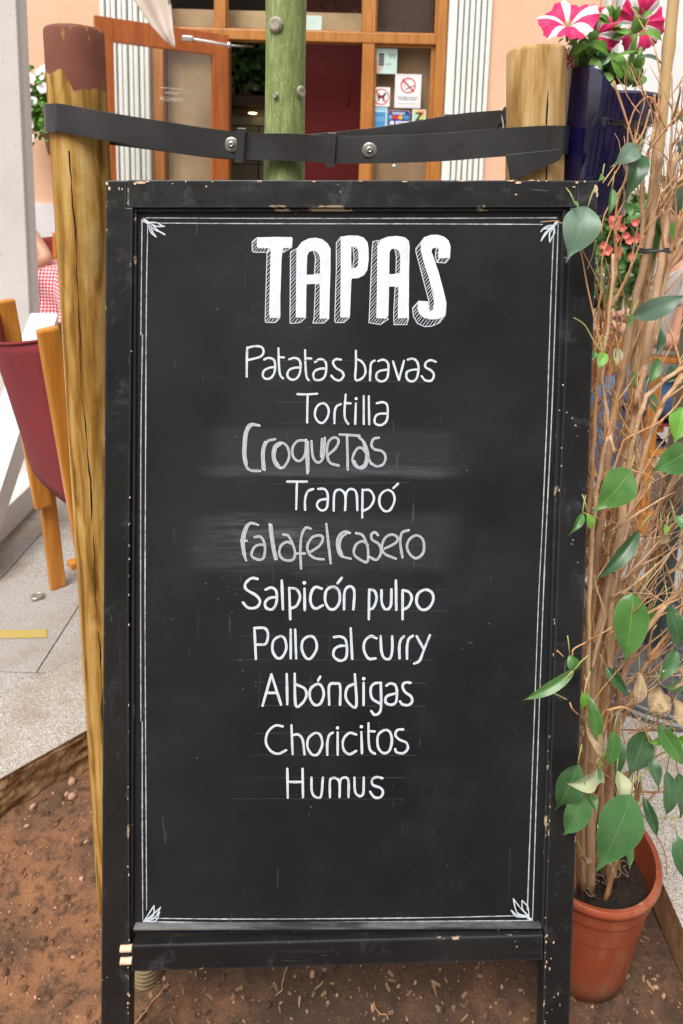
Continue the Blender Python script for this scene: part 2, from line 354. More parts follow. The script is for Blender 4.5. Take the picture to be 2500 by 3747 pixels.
def leafmat(name, a, b, vein, rough=.28, spots=False, sub=.0):
    t = NT(name); tc = t.node('TexCoord'); u, v, _ = t.sep(tc.outputs['UV'])
    o = t.co(); c = t.mix(t.mr(t.noise(o, 24, 4), .35, .65), a, b)
    mid = t.math('LESS_THAN', t.math('ABSOLUTE', t.math('SUBTRACT', v, .5)), .014)
    av = t.math('ABSOLUTE', t.math('SUBTRACT', v, .5))
    sv = t.math('SINE', t.math('MULTIPLY', t.math('SUBTRACT', u, t.math('MULTIPLY', av, .45)), 95))
    side = t.math('MULTIPLY', t.math('GREATER_THAN', sv, .95), .10)
    c = t.mix(t.math('MAXIMUM', t.math('MULTIPLY', mid, .55), side), c, vein)
    rim = t.math('GREATER_THAN', av, .478)
    c = t.mix(t.math('MULTIPLY', rim, .3), c, vein); du = t.mr(t.noise(t.co(loc=(3, 3, 3)), 9, 5, .7), .5, .75, 0, .35); c = t.mix(du, c, (.16, .21, .15)); c = t.mix(t.math('MULTIPLY', t.math('GREATER_THAN', t.noise(o, 210, 3, .5), .76), .6), c, (.50, .50, .36))
    if spots: c = t.mix(t.math('GREATER_THAN', t.noise(o, 60, 3, .6), .70), c, (.72, .66, .50))
    t.set('Base Color', c).set('Roughness', t.math('ADD', t.math('MULTIPLY', t.noise(o, 30, 4), .25), rough - .13)).set('Specular IOR Level', .5)
    if sub: t.set('Subsurface Weight', sub); t.b.inputs['Subsurface Radius'].default_value = (.004, .006, .002)
    t.bump(t.math('ADD', t.math('MULTIPLY', t.math('ABSOLUTE', sv), .25), t.math('MULTIPLY', t.noise(o, 90, 3), .7)), .3, .0012); return t.mat
M['lf_dark'] = leafmat('leaf_dark_green', (.020, .062, .022), (.040, .105, .036), (.15, .24, .08), .27)
M['lf_mid'] = leafmat('leaf_green', (.040, .125, .024), (.075, .185, .040), (.20, .32, .09), .30)
M['lf_bright'] = leafmat('leaf_bright_green', (.095, .24, .022), (.13, .30, .035), (.30, .44, .14), .4, sub=.1)
M['lf_pale'] = leafmat('leaf_grey_green', (.10, .17, .12), (.13, .20, .14), (.22, .30, .20), .30)  # pale tone holds the glossy sky reflection in the leaf colour
M['lf_scar'] = leafmat('leaf_green_scarred', (.040, .115, .036), (.066, .160, .052), (.14, .22, .09), .28, spots=True)
M['lf_under'] = leafmat('leaf_pale_underside', (.30, .33, .18), (.36, .38, .22), (.45, .46, .30), .6)
M['lf_pet'] = leafmat('petunia_leaf', (.085, .22, .020), (.12, .29, .030), (.22, .38, .08), .55, sub=.1)
# petunia petals
t = NT('pink_white_petal'); tc = t.node('TexCoord'); u, v, _ = t.sep(tc.outputs['UV'])
wn_ = t.math('MULTIPLY', t.math('SUBTRACT', t.noise(t.co(), 80, 4), .5), .8)
s_ = t.math('ADD', t.math('COSINE', t.math('MULTIPLY', u, 2 * pi * 5)), t.math('ADD', wn_, t.mr(v, .1, 1, .55, -.25)))
c = t.mix(t.mr(s_, .45, .6), (.70, .012, .13), (.80, .76, .74))
c = t.mix(t.mr(v, .22, .02), c, (.45, .42, .16))
c = t.mix(t.math('MULTIPLY', t.math('GREATER_THAN', t.math('SINE', t.math('MULTIPLY', u, 300)), .9), .18), c, (.45, .01, .12))
t.set('Base Color', c).set('Roughness', .6).set('Subsurface Weight', .12); t.b.inputs['Subsurface Radius'].default_value = (.006, .003, .003)
t.bump(t.math('SINE', t.math('MULTIPLY', u, 180)), .25, .001); M['petal'] = t.mat
M['petal_white'] = simple('white_petal', (.82, .82, .80), .6); M['petal_red'] = simple('coral_petal', (.62, .10, .08), .6, (.70, .20, .16), 40)
# glaze
t = NT('cobalt_glaze'); o = t.co(); x, y, z = t.sep(o)
st = t.noise(t.co(scale=(1, 1, .12)), 90, 4, .6)
c = t.mix(t.mr(st, .4, .7), (.004, .0035, .022), (.009, .008, .062))
red = t.math('MULTIPLY', t.math('MULTIPLY', t.mr(t.math('ADD', x, t.math('MULTIPLY', z, -.36)), .135, .155), t.mr(z, -.085, -.10)), t.mr(st, .4, .6))  # red reflection of the surroundings painted into the glaze colour
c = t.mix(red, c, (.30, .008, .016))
t.set('Base Color', c).set('Roughness', .12).set('Coat Weight', 1.0).set('Coat Roughness', .03)
t.bump(t.math('ADD', t.noise(t.co(scale=(1, 1, .1)), 60, 3), t.math('MULTIPLY', t.noise(o, 14, 3), 2)), .25, .0022); M['glaze'] = t.mat
# gingham, 2 cm checks
t = NT('red_gingham'); tc = t.node('TexCoord'); u, v, _ = t.sep(tc.outputs['UV'])
a = t.math('GREATER_THAN', t.math('FRACT', u), .5); b = t.math('GREATER_THAN', t.math('FRACT', v), .5)
s_ = t.math('MULTIPLY', t.math('ADD', a, b), .5)
t.set('Base Color', t.ramp(s_, [(0, (.74, .70, .68)), (.5, (.58, .14, .17)), (1, (.42, .012, .035))])).set('Roughness', .85); M['gingham'] = t.mat
M['skin'] = simple('skin', (.52, .27, .18), .5, (.46, .22, .14), 8, .1, 200); M['tshirt'] = simple('pale_grey_shirt', (.46, .43, .41), .85, (.41, .38, .36), 6, .3, 90)
M['shirt_dark'] = simple('dark_red_top', (.12, .02, .03), .85); M['hair'] = simple('brown_hair', (.05, .03, .018), .7, (.09, .055, .03), 60)
M['jeans'] = simple('blue_denim', (.055, .12, .24), .9, (.10, .19, .34), 22, .5, 500, .0008); M['navyd'] = simple('navy_denim', (.02, .035, .09), .9, (.03, .055, .12), 20)
M['lens'] = simple('eye_white', (.6, .58, .55), .3); M['phone'] = simple('black_plastic', (.012, .012, .014), .25)
M['taupe'] = simple('taupe_pole_paint', (.27, .22, .165), .5, stretch=(1, 1, .1), var=(.24, .19, .14)); 
M['iron'] = simple('black_cast_iron', (.012, .015, .014), .45, (.05, .07, .065), 30, .4, 60, .002, stretch=(1, 1, .15))
M['iron_grey'] = simple('grey_cast_iron', (.085, .087, .09), .42, (.15, .15, .155), 9, .4, 60, .002, metal=.3)
# paving
def paving(name, a, b, stain):
    t = NT(name); o = t.co()
    oi = t.node('ObjectInfo'); c = t.mix(t.mr(t.noise(o, 3.5, 6, .65), .35, .68), a, b)
    c = t.mix(t.math('MULTIPLY', oi.outputs['Random'], .35), c, b)
    sp = t.noise(o, 330, 2, .6)
    c = t.mix(t.mr(sp, .52, .62, 0, .85), c, tuple(x * .38 for x in a)); c = t.mix(t.mr(sp, .46, .36, 0, .7), c, (.66, .64, .61))
    sp2 = t.noise(o, 140, 3, .65); c = t.mix(t.mr(sp2, .5, .68, 0, .5), c, tuple(x * .6 for x in a))
    c = t.mix(t.mr(t.noise(t.co(loc=(7, 2, 0)), 4.2, 8, .72), .47, .68, 0, .75), c, stain)
    t.set('Base Color', c).set('Roughness', .8); t.bump(t.math('ADD', sp, t.noise(o, 60, 4)), .7, .0022); return t.mat
M['slab'] = paving('grey_paving', (.37, .35, .33), (.30, .272, .245), (.235, .18, .135))
M['border'] = paving('pale_border_paving', (.42, .385, .34), (.34, .30, .25), (.25, .18, .12))
t = NT('brown_slab_edge'); o = t.co(scale=(1, 1, 1))
n1 = t.noise(o, 14, 6, .7); n2 = t.noise(t.co(scale=(1, 1, .4)), 70, 5, .7)
c = t.ramp(t.math('ADD', t.math('MULTIPLY', n1, .6), t.math('MULTIPLY', n2, .4)), [(.3, (.10, .042, .014)), (.5, (.24, .125, .05)), (.7, (.40, .27, .15))])
t.set('Base Color', c).set('Roughness', .95); t.bump(n2, 1, .006); M['slabside'] = t.mat
M['mortar'] = simple('sandy_mortar', (.36, .30, .24), .95, (.22, .18, .14), 30, .8, 80, .003)
t = NT('worn_yellow_paint'); o = t.co(); t.set('Base Color', t.mix(t.mr(t.noise(o, 130, 5, .75), .47, .60), (.42, .30, .03), (.34, .29, .19))).set('Roughness', .85); M['yellow'] = t.mat
# soil
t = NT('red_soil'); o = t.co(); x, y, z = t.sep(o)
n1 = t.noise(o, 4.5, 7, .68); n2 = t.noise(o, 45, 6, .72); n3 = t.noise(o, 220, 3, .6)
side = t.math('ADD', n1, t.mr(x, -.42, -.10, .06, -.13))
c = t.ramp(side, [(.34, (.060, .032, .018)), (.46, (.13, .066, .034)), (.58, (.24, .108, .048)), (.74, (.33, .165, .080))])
c = t.mix(t.mr(n2, .47, .64, 0, .85), c, (.045, .024, .014)); c = t.mix(t.mr(n3, .62, .75, 0, .6), c, (.46, .24, .12))
c = t.mix(t.math('MULTIPLY', t.math('LESS_THAN', t.vor(o, 75), .11), t.math('GREATER_THAN', n2, .5)), c, (.42, .22, .12))
t.set('Base Color', c).set('Roughness', .93); t.bump(t.math('ADD', t.math('MULTIPLY', n2, 1.4), t.math('MULTIPLY', n3, .5)), .8, .005); M['soil'] = t.mat
M['stone'] = simple('pale_stone', (.45, .27, .17), .85, (.32, .18, .11), 60, .6, 100); M['chip'] = simple('wood_chip', (.30, .185, .10), .85, (.17, .10, .055), 70, .6, 150)
M['pipe'] = simple('ribbed_pipe', (.23, .165, .075), .6, (.12, .075, .035), 18, .3, 100)
M['asphalt'] = simple('street_paving', (.30, .28, .26), .9, (.25, .23, .21), 2)
# chalk
t = NT('chalk_marker'); at = t.node('Attribute'); at.attribute_name = 'edge'; o = t.co()
e = t.math('ADD', at.outputs['Fac'], t.math('MULTIPLY', t.math('SUBTRACT', t.noise(o, 260, 4, .65), .5), 1.0))
c = t.mix(t.mr(e, .25, .8), (.55, .63, .70), (.86, .88, .93)); c = t.mix(t.mr(t.noise(t.co(scale=(1, 1, .6)), 60, 6, .75), .55, .72, 0, .75), c, (.30, .35, .40)); t.set('Base Color', c).set('Roughness', .85).set('Specular IOR Level', .2); M['chalk'] = t.mat
t = NT('chalk_marker_fill'); o = t.co(); n = t.noise(t.co(scale=(2, 1, 1)), 34, 5, .6, 1.5)
t.set('Base Color', t.mix(t.mr(n, .4, .62), (.66, .67, .74), (.88, .88, .90))).set('Roughness', .85); M['chalk_fill'] = t.mat
t = NT('faded_chalk_marker'); at = t.node('Attribute'); at.attribute_name = 'edge'; o = t.co()
e = t.math('ADD', at.outputs['Fac'], t.math('MULTIPLY', t.math('SUBTRACT', t.noise(t.co(scale=(1, 1, .4)), 330, 4, .7), .5), 1.3))
t.set('Base Color', t.mix(t.mr(e, .2, .95), (.34, .38, .42), (.80, .84, .88))).set('Roughness', .9); M['chalk_faded'] = t.mat
t = NT('thin_chalk_line'); o = t.co(); t.set('Base Color', t.mix(t.mr(t.noise(o, 90, 5, .7), .35, .6), (.20, .22, .23), (.58, .62, .63))).set('Roughness', .9); M['chalk_line'] = t.mat

# ================================================================== SETTING
# ---- tree pit edge lines on the paving (z=0)
LA, LB = PZ(0, 2852, 0), PZ(323, 2671, 0)
RA, RB = PZ(2403, 3188, 0), PZ(2500, 3405, 0)
def line2(a, b):          # unit dir, origin
    d = Vector((b.x - a.x, b.y - a.y)); d.normalize(); return Vector((a.x, a.y)), d
LO, LD = line2(LA, LB); RO, RD = line2(RB, RA)
nL = Vector((-LD.y, LD.x))                     # away from the pit (left/far)
nR = Vector((RD.y, -RD.x))                     # away from the pit (right/far)
den = LD.x * RD.y - LD.y * RD.x; dd = RO - LO
tA = (dd.x * RD.y - dd.y * RD.x) / den; APEX = LO + LD * tA
def clip(poly, o, n, d):  # keep the side where (p-o).n >= d
    out = []
    for i in range(len(poly)):
        a, b = poly[i], poly[(i + 1) % len(poly)]; da = (a - o).dot(n) - d; db = (b - o).dot(n) - d
        if da >= 0: out.append(a)
        if da * db < 0: out.append(a.lerp(b, da / (da - db)))
    return out
BW = .26
def inset(poly, g):
    c = sum(poly, Vector((0, 0))) / len(poly); out = []
    for p in poly:
        v = c - p; out.append(p + v.normalized() * min(g, v.length * .3))
    return out
pave = empty('pavement'); tag(pave, kind='structure')
def slab(poly, mats, z1=0.0, thick=.06, name='slab'):
    if len(poly) < 3: return
    ar = abs(sum(poly[i].x * poly[(i + 1) % len(poly)].y - poly[(i + 1) % len(poly)].x * poly[i].y for i in range(len(poly)))) / 2
    if ar < .002: return
    m = MB(); m.prismz(inset(poly, .0022), z1 - thick, z1, 0, 1 if len(mats) > 1 else None)
    o = m.build(name, mats, pave, bevel=.0015); return o
bord = Vector(((APEX.x), (APEX.y)))
sx, sy = .62, .41
ix = 0
for side in (0, 1):
    O_, N_ = (LO, nL) if side == 0 else (RO, nR)
    for j in range(-3, 12):
        for i in range(-6, 8):
            off = (j % 2) * .31
            x0 = i * sx + off - .17; y0 = j * sy + .80
            p = [Vector((x0, y0)), Vector((x0 + sx, y0)), Vector((x0 + sx, y0 + sy)), Vector((x0, y0 + sy))]
            # split the world at the apex's x
            p = clip(p, Vector((APEX.x, 0)), Vector((-1, 0)) if side == 0 else Vector((1, 0)), 0)
            if len(p) < 3: continue
            p = clip(p, O_, N_, BW)
            if len(p) < 3 or max(q.y for q in p) > 5.05 or min(q.x for q in p) < -3.6 or max(q.x for q in p) > 3.2: continue
            c = sum(p, Vector((0, 0))) / len(p)
            if c.y < .2: continue
            slab(p, [M['slab'], M['slab']], RU(-.0015, .0012))
for side in (0, 1):       # border course along the pit
    O_, D_, N_ = (LO, LD, nL) if side == 0 else (RO, RD, nR)
    tend = (APEX - O_).dot(D_)
    k = 0; tt = tend
    while tt > tend - 2.6:
        L = .52 if side == 0 else .6
        a0 = tt - L; q = [O_ + D_ * a0, O_ + D_ * tt, O_ + D_ * tt + N_ * BW, O_ + D_ * a0 + N_ * BW]
        slab(q, [M['border'], M['slabside']], .001, .085, 'border_slab'); tt = a0
# mortar bed under the slabs
m = MB()
for side in (0, 1):
    O_, D_, N_ = (LO, LD, nL) if side == 0 else (RO, RD, nR)
    big = [Vector((-4, -1)), Vector((4, -1)), Vector((4, 5.2)), Vector((-4, 5.2))]
    big = clip(big, Vector((APEX.x, 0)), Vector((-1, 0)) if side == 0 else Vector((1, 0)), 0); big = clip(big, O_, N_, .012)
    m.prismz(big, -.12, -.007)
m.build('mortar_bed', M['mortar'], pave)
# crumbled mortar lip along the left pit wall
m = MB(); tB = (Vector((LB.x, LB.y)) - LO).dot(LD)
def crumb(u, v):
    tq = tB + .25 - 1.35 * u; rough_ = .35 + .65 * sst_(abs((tq - tB * .55) / .16)) 
    q = LO + LD * tq; nz = noise.fractal(Vector((tq * 22, v * 4, 3)), .9, 2.0, 5) * .011 * rough_ + noise.noise(Vector((tq * 7, v, 1))) * .010 * v
    q = q - nL * (.004 + .012 * v * rough_ + nz + (.010 * max(0, noise.noise(Vector((tq * 15, 9, v * 3)))) * rough_))
    return Vector((q.x, q.y, .0005 - .105 * v - (.004 if v < .01 else 0) * (1 + noise.noise(Vector((tq * 40, 0, 0))))))
def sst_(x): x = max(0, min(1, x)); return x * x * (3 - 2 * x)
m.grid(crumb, 420, 26)
tag(m.build('crumbled_edge', M['slabside'], pave, smooth=True, fix=False), kind='stuff')

# far ground
m = MB(); m.add([(-60, -60, -.16), (60, -60, -.16), (60, 60, -.16), (-60, 60, -.16)], [(0, 1, 2, 3)])
tag(m.build('ground', M['asphalt']), kind='structure')
# street paving behind the photographer
m = MB(); m.box((0, -5.2, -.03), (30, 8.4, .06)); tag(m.build('street', M['asphalt']), kind='structure')
# soil in the tree pit
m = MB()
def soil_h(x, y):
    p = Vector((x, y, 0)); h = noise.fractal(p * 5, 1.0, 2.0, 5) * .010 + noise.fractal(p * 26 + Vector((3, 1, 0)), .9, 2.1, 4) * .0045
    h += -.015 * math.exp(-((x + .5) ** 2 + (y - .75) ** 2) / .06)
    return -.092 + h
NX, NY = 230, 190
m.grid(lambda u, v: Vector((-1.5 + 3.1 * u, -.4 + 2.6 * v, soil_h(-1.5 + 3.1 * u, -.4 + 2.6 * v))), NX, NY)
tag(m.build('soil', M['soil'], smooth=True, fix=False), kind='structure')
ico = []
bm = bmesh.new(); bmesh.ops.create_icosphere(bm, subdivisions=1, radius=1); ico_v = [v.co.copy() for v in bm.verts]; ico_f = [[v.index for v in f.verts] for f in bm.faces]; bm.free()
def in_pit(x, y, g=.02):
    q = Vector((x, y)); return (q - LO).dot(nL) < -g and (q - RO).dot(nR) < -g
def blob(m, c, r, sq=(1, 1, .6), jit=.22):
    ro_ = Euler((RU(0, 6), RU(0, 6), RU(0, 6))).to_matrix()
    m.add([Vector(c) + ro_ @ Vector((v.x * r * sq[0] * (1 + RU(-jit, jit)), v.y * r * sq[1] * (1 + RU(-jit, jit)), v.z * r * sq[2] * (1 + RU(-jit, jit)))) for v in ico_v], ico_f)
# stones one can pick out (photo positions) and the gravel nobody could count
big_stones = [(262, 2858, 17, 'pale stone highest up on the soil under the broken kerb edge'), (265, 2912, 20, 'largest pinkish stone on the red soil below the kerb'),
 (243, 2900, 12, 'small stone touching the left side of the largest pinkish stone'), (123, 2955, 16, 'brown stone tucked against the foot of the left kerb'), (100, 3020, 12, 'flat stone in the soil just below the brown stone at the kerb'),
 (315, 3065, 11, 'round stone beside the foot of the left wooden post'), (2402, 3600, 14, 'pale oval stone on the soil right of the terracotta pot'), (2430, 3632, 11, 'smaller stone at the far right of the soil, lower right of the oval one')]
for i, (px, py, r, lab) in enumerate(big_stones):
    p = PZ(px, py, -.085); s = r * zcam(p) / FPX
    m = MB(); blob(m, (0, 0, 0), s); o = m.build('stone', M['stone'], smooth=True); o.location = (p.x, p.y, soil_h(p.x, p.y) + s * .3)
    tag(o, lab, 'stone', 'stones on the soil')
m = MB()
for k in range(1500):
    x, y = RU(-.95, 1.0), RU(.55, 1.75)
    if not in_pit(x, y): continue
    blob(m, (x, y, soil_h(x, y)), RU(.0015, .0042) if R() < .9 else RU(.004, .007))
tag(m.build('gravel', M['stone']), kind='stuff')
m = MB()
for k in range(1500):
    x, y = RU(-.9, .95), RU(.55, 1.6)
    if not in_pit(x, y): continue
    blob(m, (x, y, soil_h(x, y)), RU(.003, .009), (1, 1, .7), .3)
tag(m.build('soil_crumbs', M['soil']), kind='stuff')
m = MB()
for k in range(560):
    x = RU(-.30, .75); y = RU(.72, 1.25)
    if k > 600: x, y = RU(-.36, -.2), RU(.8, 1.05)
    if not in_pit(x, y): continue
    L = RU(.004, .015) * (1.4 if R() < .15 else 1); W_ = RU(.0015, .005)
    m.box((x, y, soil_h(x, y) + RU(.001, .006)), (L, W_, RU(.001, .003)), 0, Euler((RU(-.5, .5), RU(-.5, .5), RU(0, 3.14))).to_matrix())
    for q_ in range(-8, 0): vq = m.v[q_]; m.v[q_] = (vq[0] + RU(-.25, .25) * W_, vq[1] + RU(-.25, .25) * W_, vq[2] + RU(-.001, .001))
tag(m.build('wood_chips', M['chip']), kind='stuff')
m = MB()
for k in range(26):
    x, y = RU(-.3, .8), RU(.7, 1.2); a = RU(0, 6.28); L = RU(.02, .07)
    if not in_pit(x, y, .05): continue
    pts = [Vector((x + cos(a) * L * q + RU(-.004, .004), y + sin(a) * L * q + RU(-.004, .004), soil_h(x, y) + .006 + RU(0, .004))) for q in (0, .25, .5, .75, 1)]
    m.tube(pts, RU(.0006, .0014), 5)
tag(m.build('fallen_twigs', M['twig']), kind='stuff')

# yellow paint line, eye bolt
a, b = PZ(-60, 2320, .0035), PZ(172, 2316, .0035); m = MB()
up_ = (PZ(80, 2303, .0035) - PZ(80, 2332, .0035)); pts = []
for q in range(13): pts.append(a.lerp(b, q / 12) + up_ * (.5 + RU(-.06, .06)))
for q in range(12, -1, -1): pts.append(a.lerp(b, q / 12) - up_ * (.5 + RU(-.06, .06)))
m.prismz([Vector((p.x, p.y)) for p in pts], .0014, .0022); tag(m.build('painted_line', M['yellow'], pave))
rb = PZ(138, 2190, .002); e = empty('floor_anchor_ring', rb, .5, 'steel plate with a round pull ring screwed to the paving by the chair leg', 'ring')
m = MB(); m.box((0, 0, .002), (.034, .022, .003)); m.build('plate', M['steel'], e, bevel=.001)
m = MB(); m.tube([(cos(k * pi / 8) * .019, .006 + sin(k * pi / 8) * .015, .006) for k in range(17)], .0022, 6, cap=False); m.build('ring', M['steel'], e, smooth=True)
for sx_ in (-.008, .008):
    m = MB(); m.lathe([(0.0001, .006), (.004, .0055), (.005, .0035)], 10, (sx_, -.004, 0)); m.build('screw', M['steel'], e, smooth=True)

# ---- café facade at Y=5
FY = 5.0
def fx(px, py=350): return P(px, py, FY).x
def fz(py, px=1000): return P(px, py, FY).z
cafe = empty('cafe_facade', (0, FY, 0), 0, 'salmon plastered cafe front with amber wooden door frame and white folding shutters', 'building')
def fbox(name, mat, x0, x1, z0, z1, y0, y1, parent=cafe, bevel=0, label=None):
    m = MB(); m.box(((x0 + x1) / 2, (y0 + y1) / 2, (z0 + z1) / 2), (abs(x1 - x0), abs(y1 - y0), abs(z1 - z0)))
    o = m.build(name, mat, parent, bevel=bevel)
    if label: o['label'] = label
    return o
XL, XR = fx(558), fx(1625)              # outer edges of the timber frame
ztop = 3.2
PZH = fz(745, 200)                       # plinth height on the left wall
SXL = fx(379); SXR = fx(1783)
xe = fx(2190, 100)
m = MB(); m.prism([(-6, PZH), (SXL, PZH), (SXL, 6), (-6, 6)], 0, .3); m.prism([(SXL, ztop), (SXR, ztop), (SXR, 6), (SXL, 6)], .002, .3)
m.prism([(SXR, PZH), (xe, PZH), (xe, 6), (SXR, 6)], 0, .3); m.build('wall', M['pink'], cafe)
m = MB(); m.prism([(-6, 0), (SXL, 0), (SXL, PZH), (-6, PZH)], -.02, .3); m.build('plinth', M['plinth'], cafe)
m = MB(); m.prism([(SXR, 0), (xe, 0), (xe, PZH), (SXR, PZH)], -.02, .3); m.build('plinth', M['plinth'], cafe)
# shutters: folded slats
def shutter(x0, x1, n):
    m = MB(); wS = (x1 - x0) / n
    sh = empty('folding_shutter', (0, 0, 0)); sh.parent = cafe
    mm = MB(); mm.box((0, 0, 1.6), (wS * .74, .05, 3.2)); me = None
    for k in range(n):
        wide = (k == 0 and x0 > 0)
        if me is None:
            o = mm.build('slat', M['shutter'], sh, bevel=.006); me = o.data
        else:
            o = bpy.data.objects.new('slat', me); COL.objects.link(o); o.parent = sh
            b = o.modifiers.new('bevel', 'BEVEL'); b.width = .006; b.segments = 2
        o.location = (x0 + wS * (k + .5), -.01 if k % 2 else -.022, 0)
    fbox('backing', M['shutter'], x0, x1, 0, 3.2, .03, .06, sh)
shutter(SXL, fx(556), 9)
shutter(fx(1660), SXR, 6)
fbox('shutter_panel', M['shutter'], fx(1628), fx(1657), 0, 3.2, -.04, .02, cafe, .004)
# timber frame
zb0, zb1 = fz(148), fz(110)             # transom bar
DF = M['door_frame']
xo0, xo1 = fx(838), fx(1322)            # door opening
fbox('frame_stile', DF, XL, fx(598), 0, ztop, 0, .10, bevel=.004); fbox('frame_stile', DF, fx(1588), XR, 0, ztop, 0, .10, bevel=.004)
fbox('transom_bar', DF, fx(598) + .001, fx(1588) - .001, zb0, zb1, -.005, .10, bevel=.004)
fbox('frame_post', DF, xo1, fx(1366), 0, zb0 - .001, 0, .10, bevel=.004); fbox('frame_post', DF, fx(800), xo0, 0, zb0 - .001, 0, .10, bevel=.004)
fbox('transom_mullion', DF, xo1, fx(1366), zb1 + .001, ztop, 0, .10, bevel=.004); fbox('transom_mullion', DF, fx(788), fx(826), zb1 + .001, ztop, 0, .10, bevel=.004)
fbox('bottom_rail', DF, fx(1366) + .001, fx(1588) - .001, 0, .35, .01, .09, bevel=.004)
def pane(x0, x1, z0, z1, y=.05, parent=cafe): return fbox('pane', M['glass'], x0, x1, z0, z1, y, y + .004, parent)
for a, b in ((598, 788), (826, 1322), (1366, 1588)):
    w_ = empty('transom_window'); w_.parent = cafe
    pane(fx(a), fx(b), zb1, ztop, .05, w_)
    zz = zb1 + .012; g = .014
    for (x0, x1, z0, z1) in ((fx(a), fx(b), zb1, zb1 + g), (fx(a), fx(a) + g, zb1 + g, ztop), (fx(b) - g, fx(b), zb1 + g, ztop)): fbox('glazing_bead', DF, x0 + .001, x1 - .001, z0 + .001, z1, .03, .048, w_)
fbox('blind', M['blind'], fx(598), fx(1320), zb1 - .02, zb1 + .17, .17, .18); fbox('blind', M['dark_wood'], fx(1368), fx(1586), zb1, 3.2, .19, .20)
# side window beside the door with its stickers
sw = empty('side_window'); sw.parent = cafe
pane(fx(1366), fx(1588), .35, zb0, .05, sw)
for (x0, x1, z0, z1) in ((fx(1366), fx(1588), zb0 - .02, zb0), (fx(1366), fx(1366) + .018, .35, zb0 - .02), (fx(1588) - .03, fx(1588), .35, zb0 - .02)): fbox('glazing_bead', DF, x0 + .001, x1 - .001, z0 + .001, z1 - .002, .025, .049, sw)
fbox('blind', M['blind_brown'], fx(1366), fx(1588), .35, zb0, .12, .13, sw)  # panel behind the glass; its brown carries the opposite house's reflection
pane(fx(598), fx(800), .1, zb0, .05)
fbox('blind', M['blind'], fx(598), fx(800), .1, zb0, .12, .13)  # tan panel added to give this glass its reflected house colour
# room behind
rm = MB(); rm.box((0, 3.2, 1.5), (4.6, .1, 3.2)); rm.box((-2.3, 1.7, 1.5), (.1, 3, 3.2)); rm.box((2.3, 1.7, 1.5), (.1, 3, 3.2)); rm.box((0, 1.7, 3.15), (4.6, 3.1, .1)); rm.box((0, 1.7, -.03), (4.6, 3.1, .05))
rm.build('interior_walls', M['dark'], cafe)
fbox('inner_wall', M['red_wall'], P(1100, 300, FY + .9).x, P(1500, 300, FY + .9).x, 0, 3.0, .9, 1.0)
fbox('panel_moulding', M['red_wall'], P(1270, 300, FY + .88).x, P(1280, 300, FY + .88).x, fz(320), 2.2, .885, .899)
fbox('counter', M['steelbox'], P(835, 500, FY + 1.6).x, P(1060, 500, FY + 1.6).x, 0, P(950, 395, FY + 1.6).z, 1.6, 2.2, bevel=.01)
fbox('counter_top', M['dark_wood'], P(835, 500, FY + 1.5).x, P(1160, 500, FY + 1.5).x, P(950, 395, FY + 1.5).z, P(950, 350, FY + 1.5).z, 1.45, 2.2, bevel=.01)
for yy in (460, 600): fbox('drawer_gap', M['dark'], P(838, 500, FY + 1.6).x, P(1058, 500, FY + 1.6).x, P(950, yy, FY + 1.6).z - .006, P(950, yy, FY + 1.6).z, 1.590, 1.599)
fbox('drawer_gap', M['dark'], P(945, 500, FY + 1.6).x, P(950, 500, FY + 1.6).x, .9, P(950, 464, FY + 1.6).z, 1.592, 1.598)
for (a, b, c_, d_, mt) in ((838, 862, 280, 348, 'steelbox'), (875, 900, 295, 348, 'skinprint'), (905, 925, 285, 348, 'cream')):
    p0 = P(a, d_, FY + 1.7); p1 = P(b, c_, FY + 1.7); fbox('counter_jar', M[mt], p0.x, p1.x, p0.z, p1.z, 1.68, 1.75, bevel=.01)
# small lit lamp over the counter
lp = P(925, 414, FY + 1.35); el = simple('lamp_glow', (1., .8, .3), .5); eln = el.node_tree.nodes['Principled BSDF']; eln.inputs['Emission Color'].default_value = (1, .85, .35, 1); eln.inputs['Emission Strength'].default_value = 2.2
m = MB(); m.lathe([(.0001, -.012), (.03, -.008), (.042, 0), (.03, .006), (.0001, .008)], 20, (lp.x, 1.35, lp.z)); m.build('counter_lamp', el, cafe, smooth=True)

# leaf helper -------------------------------------------------------
def leafgeo(m, base, tip, width, nrm, curl=.12, fold=.25, sw=0.0, mi=0, nu=12, nv=6, shape=0, wave=.0):
    base = Vector(base); tip = Vector(tip); ax = tip - base; L = ax.length; ax.normalize()
    n = Vector(nrm); n = (n - ax * n.dot(ax)).normalized(); sd_ = ax.cross(n)
    ph = RU(0, 6)
    def f(u, v):
        if shape == 0:      # drip-tipped fig leaf
            w_ = (sin(pi * min(1, u / .86) ** .80) ** .78) if u < .86 else 0
            w_ = max(w_, .10 * (1 - u) / .14 if u > .78 else 0, .03)
            if u >= .999: w_ = .004
        else: w_ = sin(pi * u ** 1.15) ** .65 if 0 < u < 1 else .02
        s = (v - .5); z_ = -curl * L * (4 * u * (1 - u)) * -1 - fold * abs(s) * w_ * width * -1
        z_ += wave * width * sin(u * 9 + ph) * s * 2
        z_ -= sw * L * u * u
        return base + ax * (u * L) + sd_ * (s * w_ * width) + n * z_
    m.grid(f, nu, nv, mi)
def petfol(m, c, n, rad, size, mi=0):
    for k in range(n):
        d = Vector((RU(-1, 1), RU(-1, 1), RU(-1, 1))).normalized(); p = Vector(c) + Vector((d.x * rad[0], d.y * rad[1], d.z * rad[2])) * RU(.3, 1)
        q = p + Vector((RU(-1, 1), RU(-1, .3), RU(-.6, .8))).normalized() * size * RU(.6, 1.2)
        leafgeo(m, p, q, size * RU(.45, .7), Vector((RU(-.5, .5), -1, RU(-.2, 1))), .08, .2, 0, mi, 4, 2, 1)

